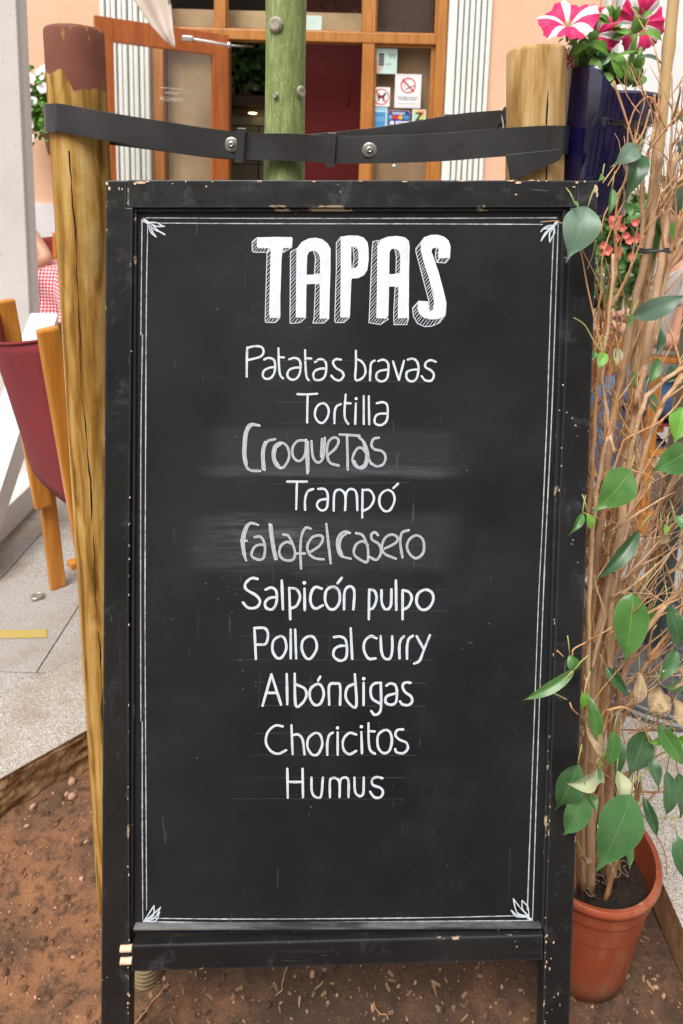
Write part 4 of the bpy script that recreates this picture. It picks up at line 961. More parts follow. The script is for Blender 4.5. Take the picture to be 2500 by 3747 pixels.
# man at the right, seated, facing left
Y0 = 2.62
def q(px, py, dy=0): return P(px, py, Y0 + dy)
hipc = q(2455, 1440, .05); shc = q(2490, 985, .05)
J = dict(pelvis=hipc, chest=hipc.lerp(shc, .72), neck=shc + V3(.01, 0, .07), head=shc + V3(-.03, 0, .20),
         sh_l=shc + V3(0, -.17, -.01), sh_r=shc + V3(0, .17, -.01), el_l=q(2470, 1262, -.18), el_r=q(2450, 1250, .22), wr_l=q(2310, 1215, -.16), wr_r=q(2285, 1170, .06),
         hip_l=hipc + V3(-.03, -.09, -.01), hip_r=hipc + V3(-.03, .09, -.01), kn_l=q(2215, 1420, -.14), kn_r=q(2240, 1400, .14),
         an_l=q(2225, 1830, -.14), an_r=q(2368, 1590, .05), toe_l=q(2140, 1850, -.16), toe_r=q(2440, 1640, -.05))
person((hipc.x, hipc.y, 0), (-1, -.15, 0), J, 'seated man in pale grey shirt and blue jeans behind the fig branches', M['tshirt'], M['jeans'])
# phone held
ph_ = q(2200, 1105, -.05); o = MB(); o.box((0, 0, 0), (.075, .012, .06), 0, Euler((.3, .2, .4)).to_matrix()); o = o.build('pocket_camera', M['phone'], bevel=.004); o.location = ph_
tag(o, 'small black camera held in the hands of the seated man', 'camera')
# person at the left table (only the arm clears the white upright)
Y0 = 4.35
hipc = q(-70, 1190, .2); shc = q(40, 800, .15)
hipc = V3(hipc.x, hipc.y, .50); shc = V3(P(60, 850, 4.45).x, 4.45, 1.08)
J = dict(pelvis=hipc, chest=hipc.lerp(shc, .72), neck=shc + V3(-.12, 0, .07), head=shc + V3(-.15, -.03, .22),
         sh_l=shc + V3(.02, -.02, -.02), sh_r=shc + V3(-.33, .05, -.01), el_l=P(176, 952, 4.30), el_r=shc + V3(-.45, -.18, -.28), wr_l=P(60, 1000, 4.05), wr_r=shc + V3(-.36, -.42, -.29),
         hip_l=hipc + V3(.09, 0, 0), hip_r=hipc + V3(-.09, 0, 0), kn_l=hipc + V3(.12, -.42, .02), kn_r=hipc + V3(-.14, -.42, .02),
         an_l=hipc + V3(.12, -.40, -.42), an_r=hipc + V3(-.14, -.40, -.42), toe_l=hipc + V3(.12, -.60, -.45), toe_r=hipc + V3(-.14, -.60, -.45))
person((hipc.x, hipc.y, 0), (0, -1, 0), J, 'seated guest resting a bare arm on the gingham table behind the white upright', M['shirt_dark'], M['navyd'], .2, None, 1.25)
# ---- right side: parasol pole in cast-iron base, wooden chair
pb = PZ(2395, 2345, .03)
pr = empty('parasol_stand', (pb.x, pb.y, 0), 0, 'taupe parasol pole in a black fluted cast-iron socket on a scrolled grey base plate', 'parasol stand')
topz = P(2420, 1835, pb.y).z
m = MB(); n = 24; prof = [(.040, .03), (.036, .06), (.034, .2), (.036, topz - .03), (.041, topz - .02), (.041, topz), (.033, topz)]
for k in range(len(prof) - 1): pass
vs = []
for r, z_ in prof:
    for k in range(n * 2): a = pi * k / n; rr = r * (1 - .06 * (k % 2)); vs.append((rr * cos(a), rr * sin(a), z_))
m.add(vs, [(i * 48 + k, i * 48 + (k + 1) % 48, (i + 1) * 48 + (k + 1) % 48, (i + 1) * 48 + k) for i in range(len(prof) - 1) for k in range(48)]); m.build('socket', M['iron'], pr)
m = MB(); m.tube([(0, 0, .1), (.04, 0, 3.0)], .026, 20); m.build('pole', M['taupe'], pr, smooth=True)
m = MB(); m.lathe([(.0001, .028), (.30, .022), (.31, .014), (.31, 0)], 40); m.build('base_plate', M['iron_grey'], pr, smooth=False)
for k in range(12):
    a = k * pi / 6
    m = MB()
    for s in (-1, 1):
        pts = []
        for t_ in range(22):
            th = t_ * .32; rr = .052 * math.exp(-th * .22); cx_ = .21 + rr * cos(th); cy_ = s * (.028 + rr * sin(th) * .8)
            pts.append((cx_ * cos(a) - cy_ * sin(a), cx_ * sin(a) + cy_ * cos(a), .030))
        m.tube(pts, [.009 - .0003 * i for i in range(22)], 6)
    m.tube([(cos(a) * r_, sin(a) * r_, .030) for r_ in (.05, .12, .16)], [.012, .008, .004], 6); m.build('scroll', M['iron_grey'], pr, smooth=True)
m = MB(); m.tube([(cos(k * pi / 24) * .296, sin(k * pi / 24) * .296, .026) for k in range(49)], .010, 6, cap=False); m.build('rim', M['iron_grey'], pr, smooth=True)
m = MB(); m.lathe([(.036, .03), (.05, .034), (.062, .03), (.062, .024)], 24); m.build('collar', M['iron'], pr, smooth=True)
c1 = PZ(2352, 2105, 0)
chair('canvas_chair', 'orange wooden chair under the man in the grey shirt behind the fig', (c1.x + .62, c1.y + .25, 0), (.1, .95), (-.95, .1), .5)
c2 = PZ(2560, 2050, 0)
chair('canvas_chair', 'orange wooden chair frame at the right edge behind the parasol pole', (c2.x + .12, c2.y - .25, 0), (-.2, 1), (1, .2), .5)
# red flowering plant
rf = P(2270, 930, 3.9); rp = empty('flowering_shrub', (rf.x, 4.0, 0), 0, 'blurred green shrub with coral red flowers in a pot behind the fig', 'shrub')
m = MB(); m.lathe([(.0001, 0), (.14, 0), (.19, .42), (.21, .45), (.18, .45), (.0001, .40)], 28); m.build('pot', M['terracotta'], rp, smooth=True)
m = MB(); [m.tube([(RU(-.03, .03), RU(-.03, .03), .4), (RU(-.12, .12), RU(-.1, .1), .9), (RU(-.2, .2), RU(-.1, .1), 1.3)], .008, 5) for _ in range(8)]; m.build('stems', M['stem'], rp)
m = MB(); petfol(m, (0, 0, 1.0), 900, (.26, .2, .42), .09); tag(m.build('foliage', M['lf_mid'], rp, fix=False), kind='stuff')
m = MB()
for _ in range(34):
    p = Vector((RU(-.16, .26), RU(-.26, -.16), RU(.95, 1.22)))
    for k in range(5):
        a = k * 1.257; leafgeo(m, p, p + Vector((cos(a) * .025, -.012, sin(a) * .025)), .024, (0, -1, 0), 0, 0, 0, 0, 3, 2, 1)
tag(m.build('blossom', M['petal_red'], rp, fix=False), kind='stuff')

# ================================================================== FOREGROUND
# ---- wooden posts
def post(name, label, top, base, r, mat, seed, domed=.012, slant=0.0):
    e_ = Vector(base); ax = (Vector(top) - e_); H_ = ax.length
    m = MB(); n = 56; prof = []
    zs = [0] + [H_ * k / 30 for k in range(1, 30)] + [H_ - .008, H_ - .0045, H_ - .0015, H_]
    vs = []
    for z_ in zs:
        sh = 0 if z_ < H_ - .007 else (.0008 if z_ < H_ - .004 else (.0028 if z_ < H_ - .001 else .007))
        for k in range(n):
            a = 2 * pi * k / n; rr = r * (1 + .012 * noise.noise(Vector((cos(a) * 2, sin(a) * 2, z_ * 3 + seed)))) - sh
            vs.append((rr * cos(a), rr * sin(a), z_ + (slant * cos(a) * r if z_ > H_ - .02 else 0)))
    N = len(zs); vs.append((0, 0, H_ + domed * .2))
    fs = [(i * n + k, i * n + (k + 1) % n, (i + 1) * n + (k + 1) % n, (i + 1) * n + k) for i in range(N - 1) for k in range(n)] + [((N - 1) * n + k, (N - 1) * n + (k + 1) % n, N * n) for k in range(n)]
    m.add(vs, fs); o = m.build(name, mat, smooth=True); o.location = e_; o.rotation_euler = Vector((0, 0, 1)).rotation_difference(ax).to_euler(); tag(o, label, 'post', 'stakes beside the young tree')
    return o
rL = (P(395, 560, 1.1) - P(187, 560, 1.1)).length / 2 * .985
oL = post('wooden_post', 'round timber post with a brown painted head left of the menu board', PLT, PLB, rL, M['postL'], 1)
PRT = P(1963, 178, 1.10); PRB = P(1890, 3700, 1.12); PRB.z = -.12
rR = (P(2048, 560, 1.1) - P(1836, 560, 1.1)).length / 2 * .985
post('wooden_post', 'bare cracked timber post right of the green trunk beside the blue planter', PRT, PRB, rR, M['postR'], 6)
# ---- young tree
TY = 1.135
T0 = P(1038, 2600, TY); T1 = P(1040, 650, TY); T2 = P(1048, 0, TY); dv_ = (T2 - T1).normalized()
tree = empty('young_tree', (T1.x + (T1.x - T2.x) * 1.5, TY, -.10), 0, 'young tree with smooth green bark standing between the two posts', 'tree')
TL = tree.location
m = MB(); pts = []; rd = []
for k in range(46):
    z_ = -.02 + k * .09; p = T1 + dv_ * ((z_ - T1.z - .1) / dv_.z); pts.append(p - TL); rd.append((.0405 - .0012 * k * .35) * (1 + .02 * sin(k * 1.7)) + (.012 * math.exp(-k * .8)))
m.tube(pts, rd, 40); m.build('trunk', M['bark'], tree, smooth=True)
def knot(px, py, r):
    p = P(px, py, TY); c = T1 + dv_ * ((p.z - T1.z) / dv_.z); off = p.x - c.x; rr_ = .0385; d = Vector((off, -sqrt(max(1e-6, rr_ ** 2 - off ** 2)), 0)); n = d.normalized(); s = r * 1.13 / FPX
    m = MB(); qt = n.to_track_quat('Z', 'Y').to_matrix(); vs = []; N = 20
    for (q_, h_) in ((1.25, -.003), (1.0, -.0004), (.85, .0006), (.55, -.0004), (.0, -.0006)):
        for k in range(N): a = 2 * pi * k / N; vs.append(c - TL + d + qt @ Vector((cos(a) * s * q_ * (1 + .05 * sin(3 * a)), sin(a) * s * q_, h_)))
    m.add(vs, [(i * N + k, i * N + (k + 1) % N, (i + 1) * N + (k + 1) % N, (i + 1) * N + k) for i in range(4) for k in range(N)]); m.build('branch_scar', M['knot'], tree, smooth=True)
knot(1012, 107, 22); knot(1110, 344, 18); knot(1013, 360, 9)
TT = pts[-1]
m = MB(); br = []
for k in range(9):
    a = k * 2.4; z0 = 2.35 + k * .18; c = TT.lerp(Vector((TT.x, TT.y, z0)), 1); b1 = Vector((pts[0].x * 0 + TT.x, TT.y, z0)); e1 = b1 + Vector((cos(a) * .7, sin(a) * .7, .55)); m.tube([b1, b1.lerp(e1, .5) + Vector((0, 0, .08)), e1], [.014, .010, .005], 6); br.append(e1); br.append(b1.lerp(e1, .6))
m.build('limbs', M['bark'], tree, smooth=True)
m = MB()
for b in br:
    for _ in range(22):
        p = b + Vector((RU(-.35, .35), RU(-.35, .35), RU(-.2, .3))); leafgeo(m, p, p + Vector((RU(-.1, .1), RU(-.1, .1), RU(-.1, .03))), .07, (0, 0, 1), .05, .2, 0, 0, 4, 2, 1)
tag(m.build('crown', M['lf_bright'], tree, fix=False), kind='stuff')
# ---- rubber tree tie
def axis_at(top, base, z): return Vector(base).lerp(Vector(top), (z - base.z) / (top.z - base.z))
tie = empty('tree_tie', P(1050, 540, 1.07), 0, 'black rubber strap tying the green trunk to both wooden posts', 'strap')
TO = tie.location.copy()
def ribbon(name, pts, h, th=.0045, closed=False):
    m = MB(); vs = []; n = len(pts)
    for i, p in enumerate(pts):
        a = pts[max(0, i - 1)]; b = pts[min(n - 1, i + 1)]; t_ = (b - a); t_.z = 0; t_.normalize(); nn = Vector((t_.y, -t_.x, 0))
        tl = (b - a).normalized(); upv = nn.cross(tl).normalized(); upv = upv if upv.z > 0 else -upv
        hh = h[i] if hasattr(h, '__len__') else h
        for (s1, s2) in ((-1, -1), (1, -1), (1, 1), (-1, 1)): vs.append(p - TO + nn * s1 * th / 2 + upv * s2 * hh / 2)
    fs = [(i * 4 + k, i * 4 + (k + 1) % 4, (i + 1) * 4 + (k + 1) % 4, (i + 1) * 4 + k) for i in range(n - 1) for k in range(4)] + [(3, 2, 1, 0), (4 * n - 4, 4 * n - 3, 4 * n - 2, 4 * n - 1)]
    m.add(vs, fs); o = m.build(name, M['rubber'], tie, smooth=True, bevel=.0009, auto=50); return o
SH = .0425
zl = P(175, 437, 1.10).z; cL = axis_at(PLT, PLB, zl); cR = axis_at(PRT, PRB, P(2000, 505, 1.1).z)
rl, rr_ = rL + .004, rR + .004
pts = []
for a in (80, 110, 140, 165, 185, 205, 225, 245, 262): pts.append(Vector((cL.x + rl * cos(radians(a)), cL.y + rl * sin(radians(a)), zl - .002 * max(0, (a - 180) / 90))))
front = [(400, 464), (600, 496), (760, 520), (880, 533), (965, 538), (1045, 538), (1125, 542), (1215, 547), (1350, 548), (1600, 540), (1800, 524)]
Ys = [1.052, 1.065, 1.078, 1.088, 1.090, 1.088, 1.090, 1.082, 1.072, 1.057, 1.047]
pts += [P(x, y, Y) for (x, y), Y in zip(front, Ys)]
zr = P(1960, 512, 1.05).z
for a in (-100, -80, -62, -45, -28, -10, 10, 30, 60, 90): pts.append(Vector((cR.x + rr_ * cos(radians(a)), cR.y + rr_ * sin(radians(a)), zr + .004 * min(1, (a + 100) / 90))))
ribbon('front_strap', catmull(pts, 5), SH)
back = [cR + Vector((rr_ * cos(radians(a)), rr_ * sin(radians(a)), 0)) for a in (95, 125, 155, 180)]
zb_ = P(1840, 447, 1.12).z; back = [Vector((b.x, b.y, zb_ + .002 * i)) for i, b in enumerate(back)][:3]
back += [P(x, y, Y) for (x, y), Y in zip([(1840, 450), (1700, 462), (1560, 485), (1400, 512), (1300, 524), (1215, 533), (1130, 540)], [1.125, 1.12, 1.115, 1.108, 1.104, 1.100, 1.106])]
ribbon('back_strap', catmull(back, 5), SH * .98)
bl = [P(x, y, Y) for (x, y), Y in zip([(300, 470), (400, 484), (600, 509), (760, 530), (880, 540), (960, 548)], [1.155, 1.14, 1.125, 1.112, 1.106, 1.110])]
ribbon('back_strap', catmull(bl, 5), SH * .95)
ribbon('strap_end', [P(1627, 440, 1.17), P(1720, 441, 1.17), P(1840, 441, 1.16)], .020)
m = MB(); tq = [(1850, 566), (2055, 545), (2056, 566), (2048, 584), (2030, 596), (1990, 610), (1950, 627), (1905, 650), (1868, 660)]
tp = [P(x, y, 1.045) - TO for x, y in tq]; m.prism([(p.x, p.z) for p in tp], tp[0].y - .002 , tp[0].y + .002); m.build('strap_tail', M['rubber'], tie, bevel=.001)
for (x0, y0, x1, y1, Y) in ((885, 472, 876, 592, 1.078), (1217, 490, 1208, 609, 1.075)):
    a, b = P(x0, y0, Y) - TO, P(x1, y1, Y) - TO; m = MB(); m.bar(a, b, .013, .003, (0, 1, 0)); m.bar(a + V3(0, .009, 0), a + V3(0, -.0015, 0), .013, .003, (0, 0, 1)); m.bar(b + V3(0, .009, 0), b + V3(0, -.0015, 0), .013, .003, (0, 0, 1))
    m.build('keeper', M['rubber'], tie, bevel=.0008)
for (x, y, Y) in ((848, 529, 1.083), (1352, 549, 1.069)):
    p = P(x, y, Y) - TO; m = MB(); m.lathe([(.0001, .002), (.0095, .002), (.0115, .0012), (.0117, 0)], 28); w_ = m.build('washer', M['steel'], tie, smooth=True, auto=30); w_.location = p; w_.rotation_euler = (pi / 2, 0, 0)
    m = MB(); m.lathe([(.0001, .0035), (.0014, .0035), (.0018, .0058), (.0035, .006), (.005, .0045), (.0055, .002)], 20); m.build('rivet', M['steel'], w_, smooth=True)

# ---- blue glazed wall planter
PY = 1.135
xb = P(2062, 330, PY).x; xr = P(2424, 345, PY).x; RAD = (xr - xb) / 2; zlow = P(2300, 322, PY).z - .015; zbot = P(2200, 785, PY).z
pl = empty('blue_planter', (xb, PY, zlow), 0, 'glossy dark blue glazed wall planter of pink striped petunias on the right post', 'planter')
def sst(x): x = max(0, min(1, x)); return x * x * (3 - 2 * x)
rb_ = (P(2278, 780, PY).x - xb) / 2
def ppt(a, t_, inner=0):       # t 0 bottom .. 1 top, a angle (0 = +X)
    hb = sst((-cos(a) - .24) / .38); hump = .040 * hb
    zt_ = hump; zz = (zbot - zlow) * (1 - t_) + zt_ * t_
    q_ = min(1, max(0, (zz - (zbot - zlow)) / (-(zbot - zlow))))
    r = rb_ + (RAD * .91 - rb_) * q_ ** .9
    band = sst((zz + .050) / .005) * (1 - hb * .8); r += RAD * .09 * band
    r -= .0035 * sst((t_ - .975) / .025) ** 2
    r -= inner
    return Vector((rb_ * 0 + (RAD if False else r + inner) + r * cos(a) if cos(a) < 0 else (r + inner) + r * cos(a), r * sin(a) * .98, zz))
m = MB(); n = 72; ts = [0, .02, .1, .2, .3, .4, .5, .6, .68, .72, .735, .745, .752, .758, .764, .77, .776, .782, .79, .80, .82, .84, .86, .9, .93, .96, .975, .985, .992, .997, 1]
vs = [ppt(2 * pi * k / n, t_) for t_ in ts for k in range(n)] + [ppt(2 * pi * k / n, t_, .010) for t_ in (1, .97, .9, .8) for k in range(n)]
N = len(ts) + 4; fs = [(i * n + k, i * n + (k + 1) % n, (i + 1) * n + (k + 1) % n, (i + 1) * n + k) for i in range(N - 1) for k in range(n)] + [tuple(range(n - 1, -1, -1))]
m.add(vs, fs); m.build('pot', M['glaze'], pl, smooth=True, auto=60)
m = MB(); m.lathe([(.0001, -.02), (RAD * .85, -.028)], 32, (RAD, 0, 0)); m.build('soil', M['soilpot'], pl)
LP = pl.location.copy()
def PL(px, py, dy=0): return P(px, py, PY + dy) - LP
mp_, mt_ = 1, 1
for c, n_, r in (((2080, 58, -.05), (-.35, -1, .95), 100), ((2172, 122, -.015), (-.55, -.9, -.05), 88), ((2352, 82, .03), (.25, -1, -.12), 106), ((2110, 195, .03), (.2, -.8, -.4), 42), ((2092, 222, 0), (-.3, -1, .1), 40)):
    flower(pl, PL(*c), n_, r * 1.12 / FPX, M['petal'], ruf=.13, nu=80, nv=9)
def petleaf(b, t_, w_, d=0, mat='lf_pet', n_=(0, -1, .5), cu=.12, fo=.3):
    m = MB(); leafgeo(m, PL(b[0], b[1], d), PL(t_[0], t_[1], d - .015), w_ * 1.12 / FPX, n_, cu, fo, .08, 0, 10, 6, 1); m.build('leaf', M[mat], pl, smooth=True, fix=False)
stems = [[(2205, 300, .0), (2222, 220, -.01), (2238, 110, -.015), (2230, 20, -.02)], [(2282, 300, 0), (2310, 230, -.01), (2322, 140, -.02), (2335, 60, 0)], [(2110, 300, -.01), (2108, 200, -.02), (2098, 130, -.03)], [(2150, 300, .01), (2150, 200, 0), (2165, 140, 0)], [(2300, 310, .03), (2340, 200, .04), (2352, 110, .05)]]
for s_ in stems:
    m = MB(); m.tube(catmull([PL(*p) for p in s_], 6), .0042, 8); m.build('stem', M['lf_bright'], pl, smooth=True)
for a in [((2228, 95), (2196, 50), 22, -.03), ((2240, 80), (2240, 20), 20, -.03), ((2245, 85), (2268, 22), 20, -.03), ((2230, 120), (2275, 95), 42, -.03, 'lf_pet', (0, -.6, 1)), ((2235, 90), (2170, 75), 26, -.03), ((2325, 125), (2330, 62), 66, -.05), ((2328, 135), (2425, 145), 38, -.04, 'lf_pet', (0, -1, .8), .25),
          ((2315, 140), (2255, 110), 30, -.03), ((2345, 60), (2385, 50), 24, -.03), ((2335, 60), (2318, 25), 20, -.03), ((2345, 60), (2352, 30), 18, -.03), ((2238, 145), (2310, 110), 30, -.03), ((2225, 200), (2155, 155), 42, -.03), ((2080, 215), (2158, 160), 34, -.04, 'lf_pet', (0, -1, .6), .25), ((2112, 130), (2075, 105), 32, -.04), ((2115, 140), (2130, 100), 34, -.04), ((2115, 160), (2150, 145), 26, -.04),
          ((2225, 190), (2192, 240), 46, -.02, 'lf_mid'), ((2240, 190), (2275, 285), 56, -.02, 'lf_pet'), ((2170, 205), (2175, 290), 44, -.03), ((2320, 220), (2428, 235), 22, -.03, 'lf_pale', (0, -1, .8), .25), ((2320, 305), (2325, 255), 44, -.03, 'lf_bright'), ((2290, 240), (2300, 300), 34, 0), ((2225, 225), (2340, 180), 14, -.03), ((2070, 170), (2095, 160), 18, -.03), ((2045, 165), (2060, 140), 12, -.02), ((2120, 250), (2165, 210), 40, -.01, 'lf_mid'), ((2130, 210), (2110, 160), 30, 0, 'lf_mid'), ((2215, 300), (2265, 262), 40, -.01, 'lf_mid'), ((2250, 300), (2210, 255), 40, 0, 'lf_mid')]:
    petleaf(*a)
m = MB()
for k in range(90):
    xx_ = RU(2110, 2330); b = PL(xx_, (238 if xx_ < 2190 else 322) - RU(0, 60), RU(-.03, .06)); leafgeo(m, b, b + Vector((RU(-.03, .03), RU(-.015, .015), RU(.006, .035))), .018, (0, -1, .6), .1, .3, 0, 0, 6, 4, 1)
tag(m.build('foliage', M['lf_pet'], pl, smooth=True, fix=False), kind='stuff')

# ---- menu board
bo = Vector((.010948, .96382, 1.31368)); Rb = Matrix.Rotation(radians(.948), 3, 'Z') @ Matrix.Rotation(radians(-.5055), 3, 'Y') @ Matrix.Rotation(radians(-6.327), 3, 'X')
board = empty('menu_board', (0, 0, 0), 0, 'tall black framed chalkboard listing tapas in white handwriting leaning on the posts', 'sign')
board.matrix_world = Matrix.Translation(bo) @ Rb.to_4x4()
RbT = Rb.transposed(); BN = Rb @ Vector((0, 1, 0))
def BP(px, py, yo=0.0):
    w_ = PPL(px, py, bo + BN * yo, BN); l = RbT @ (w_ - bo); return (l.x, l.z)
T_ = .030
def bprism(name, pxs, y0, y1, mat, bevel=.0015):
    m = MB(); m.prism([BP(x, y, y0) for x, y in pxs], y0, y1); return m.build(name, mat, board, bevel=bevel)
lb = -(.08 + 1.3137 + .03) / cos(radians(6.3))
def foot(x, py):                      # follow the stile down to the ground
    return (x, py)
bprism('stile', [(388, 659), (464, 660), (464, 760), (486, 760), (471, 2200), (474, 3440), (468, 4110), (366, 4110), (370, 3600)], 0, T_, M['frame_v'])
bprism('stile', [(2112, 660), (2190, 661), (2140, 2200), (2090, 3600), (2068, 4110), (1978, 4110), (1994, 3440), (2034, 2200), (2087, 760), (2112, 760)], 0, T_, M['frame_v'])
bprism('top_rail', [(464.6, 658), (2111.4, 660), (2111.4, 758.5), (464.6, 760)], .0006, T_ - .001, M['frame_h'])
br_ = bprism('bottom_rail', [(481, 3462), (1988, 3424), (1988, 3514), (481, 3556)], .001, T_ - .002, M['frame_h'])
br_['label'] = 'loose black bottom rail sagging at the left'
# mouldings round the panel
def mould(name, a, b, c, d, y0=.006, y1=.020): return bprism(name, [a, b, c, d], y0, y1, M['frame_v'], .004)
mould('moulding', (486, 762), (500, 762), (486, 3406), (472, 3406)); mould('moulding', (2060, 762), (2087, 762), (1994, 3404), (1982, 3404)); 
bprism('moulding', [(500, 760), (2062, 759), (2062, 772), (500, 775)], .006, .020, M['frame_h'], .004)
# dusty lower ledge
lm = NT('dusty_black'); o_ = lm.co(scale=(.25, 1, 5)); lm.set('Base Color', lm.mix(lm.mr(lm.noise(o_, 18, 6, .7), .38, .62), (.018, .020, .024), (.17, .168, .16))).set('Roughness', .8); M['dusty'] = lm.mat
bprism('ledge', [(488, 3397), (1983, 3391), (1985, 3402), (484, 3409)], .003, .014, M['dusty'], .003)
# panel
pt = NT('chalkboard'); o_ = pt.co(); X, Y_, Z = pt.sep(o_)
def lx(px, py): return BP(px, py, .012)
def boxmask(t, x0, x1, z0, z1, sx_=.03, sz=.012, wob=.03):
    wx = t.math('ADD', X, t.math('MULTIPLY', t.math('SUBTRACT', t.noise(o_, 11, 6, .7), .5), wob * 3)); wz = t.math('ADD', Z, t.math('MULTIPLY', t.math('SUBTRACT', t.noise(o_, 7, 5, .65), .5), wob * 1.1))
    a = t.mr(wx, x0 - sx_, x0 + sx_); b = t.mr(wx, x1 + sx_, x1 - sx_); c_ = t.mr(wz, z0 - sz, z0 + sz); d = t.mr(wz, z1 + sz, z1 - sz)
    return t.math('MULTIPLY', t.math('MULTIPLY', a, b), t.math('MULTIPLY', c_, d))
c = pt.mix(pt.mr(pt.noise(o_, 3, 5), .35, .65), (.0075, .0085, .0098), (.0135, .0150, .0170))
m1 = boxmask(pt, lx(800, 0)[0], lx(1670, 1650)[0], lx(1000, 1735)[1], lx(1000, 1570)[1], .02, .006, .02)
m2 = boxmask(pt, lx(730, 0)[0], lx(1660, 1950)[0], lx(1000, 2080)[1], lx(1000, 1885)[1], .02, .008, .03)
m3 = boxmask(pt, lx(860, 0)[0], lx(1180, 1650)[0], lx(1000, 2060)[1], lx(1000, 1900)[1], .05, .02, .06)
m4 = boxmask(pt, lx(780, 0)[0], lx(1620, 1650)[0], lx(1000, 1738)[1], lx(1000, 1706)[1], .03, .004, .012)
stk = pt.noise(pt.co(scale=(.5, 1, 7)), 15, 7, .72, 1.3)
c = pt.mix(pt.math('MULTIPLY', pt.math('ADD', m1, m2, clamp=True), pt.mr(stk, .3, .7, .15, .5)), c, (.062, .065, .071))
c = pt.mix(pt.math('MULTIPLY', m3, pt.mr(stk, .45, .75, 0, .75)), c, (.20, .22, .24)); c = pt.mix(pt.math('MULTIPLY', m4, pt.mr(stk, .35, .7, .1, .7)), c, (.12, .13, .15))
cl = pt.mr(pt.noise(o_, 5, 6, .7), .5, .8, 0, .4); c = pt.mix(cl, c, (.042, .044, .048))
sp = pt.math('MULTIPLY', pt.math('LESS_THAN', pt.vor(o_, 70), .085), pt.math('GREATER_THAN', pt.noise(o_, 9, 3), .60)); c = pt.mix(pt.math('MULTIPLY', sp, .4), c, (.28, .28, .30))
sp3 = pt.math('GREATER_THAN', pt.noise(o_, 520, 2, .5), .74); c = pt.mix(pt.math('MULTIPLY', sp3, .25), c, (.15, .155, .165))
cl2 = pt.mr(pt.noise(pt.co(scale=(.7, 1, 1), loc=(4, 0, 8)), 2.4, 4, .6), .48, .72, 0, .5); c = pt.mix(cl2, c, (.030, .034, .041))
scr = pt.math('GREATER_THAN', pt.noise(pt.co(scale=(3, 1, .2)), 60, 2, .5, .6), .735); c = pt.mix(pt.math('MULTIPLY', scr, .30), c, (.14, .14, .145))
pt.set('Base Color', c).set('Roughness', pt.mr(pt.noise(o_, 7, 4), .3, .7, .42, .58)).set('Specular IOR Level', .28); pt.bump(pt.noise(o_, 160, 3), .12, .0005); M['board'] = pt.mat
bprism('panel', [(480, 750), (2095, 750), (1996, 3414), (474, 3414)], .012, .020, M['board'], 0)
YP = .0117
# back boards' battens
bprism('back_batten', [(486, 2000), (2040, 2000), (2036, 2100), (486, 2100)], .021, .030, M['frame_h'])
for yy in ((3464, 3487), (3510, 3532)):
    a = BP(440, sum(yy) / 2, -.003); b = BP(482, sum(yy) / 2 - 1, -.003); m = MB(); m.tube([(a[0], -.001, a[1]), (b[0], -.001, b[1])], .0047, 14); m.build('dowel', M['dowel'], board, smooth=True, auto=40)
# ---- handwriting: ribbons lying on the panel
LV = [0]
def stroke(m, pts, wd, k=5, y=YP, taper=.85, jit=.03):
    pp = catmull([Vector((p[0], p[1], 0)) for p in pts], k); n = len(pp); vs = []; cl = []; LV[0] += 1; yy = y - .00004 * (LV[0] % 7)
    sd0 = RU(0, 50)
    for i, p in enumerate(pp):
        t_ = (pp[min(n - 1, i + 1)] - pp[max(0, i - 1)]); t_.normalize(); nn = Vector((-t_.y, t_.x, 0)); h = wd / 2 * (1 + jit * 4 * noise.noise(Vector((sd0, i * .35, 0))))
        if i in (0, n - 1): h *= taper
        for s_, cc in ((-1, 1.), (-.55, .15), (.55, .15), (1, 1.)): q_ = p + nn * s_ * h; b = BP(q_.x, q_.y, yy); vs.append(Vector((b[0], yy, b[1]))); cl.append(cc)
    base_f = [(i * 4 + j, (i + 1) * 4 + j, (i + 1) * 4 + j + 1, i * 4 + j + 1) for i in range(n - 1) for j in range(3)]
    m.add(vs, base_f, 0, None, cl)
    for (p, q_) in ((pp[0], pp[1]), (pp[-1], pp[-2])):      # round caps
        d = (p - q_).normalized(); nn = Vector((-d.y, d.x, 0)); h = wd / 2 * taper; ring_ = [p]
        for a in range(7): an = -pi / 2 + pi * a / 6; ring_.append(p + d * cos(an) * h * .9 + nn * sin(an) * h)
        vv = []
        for r_ in ring_: b = BP(r_.x, r_.y, yy); vv.append(Vector((b[0], yy, b[1])))
        m.add(vv, [(0, i, i + 1) for i in range(1, 7)], 0, None, [.3] + [1.] * 7)
def dotm(m, p, r):
    b0 = []; vv = []
    for a in range(12): an = a * pi / 6; b = BP(p[0] + cos(an) * r, p[1] + sin(an) * r, YP); vv.append(Vector((b[0], YP - .00003, b[1])))
    m.add(vv, [tuple(range(12))], 0, None, [.8] * 12)
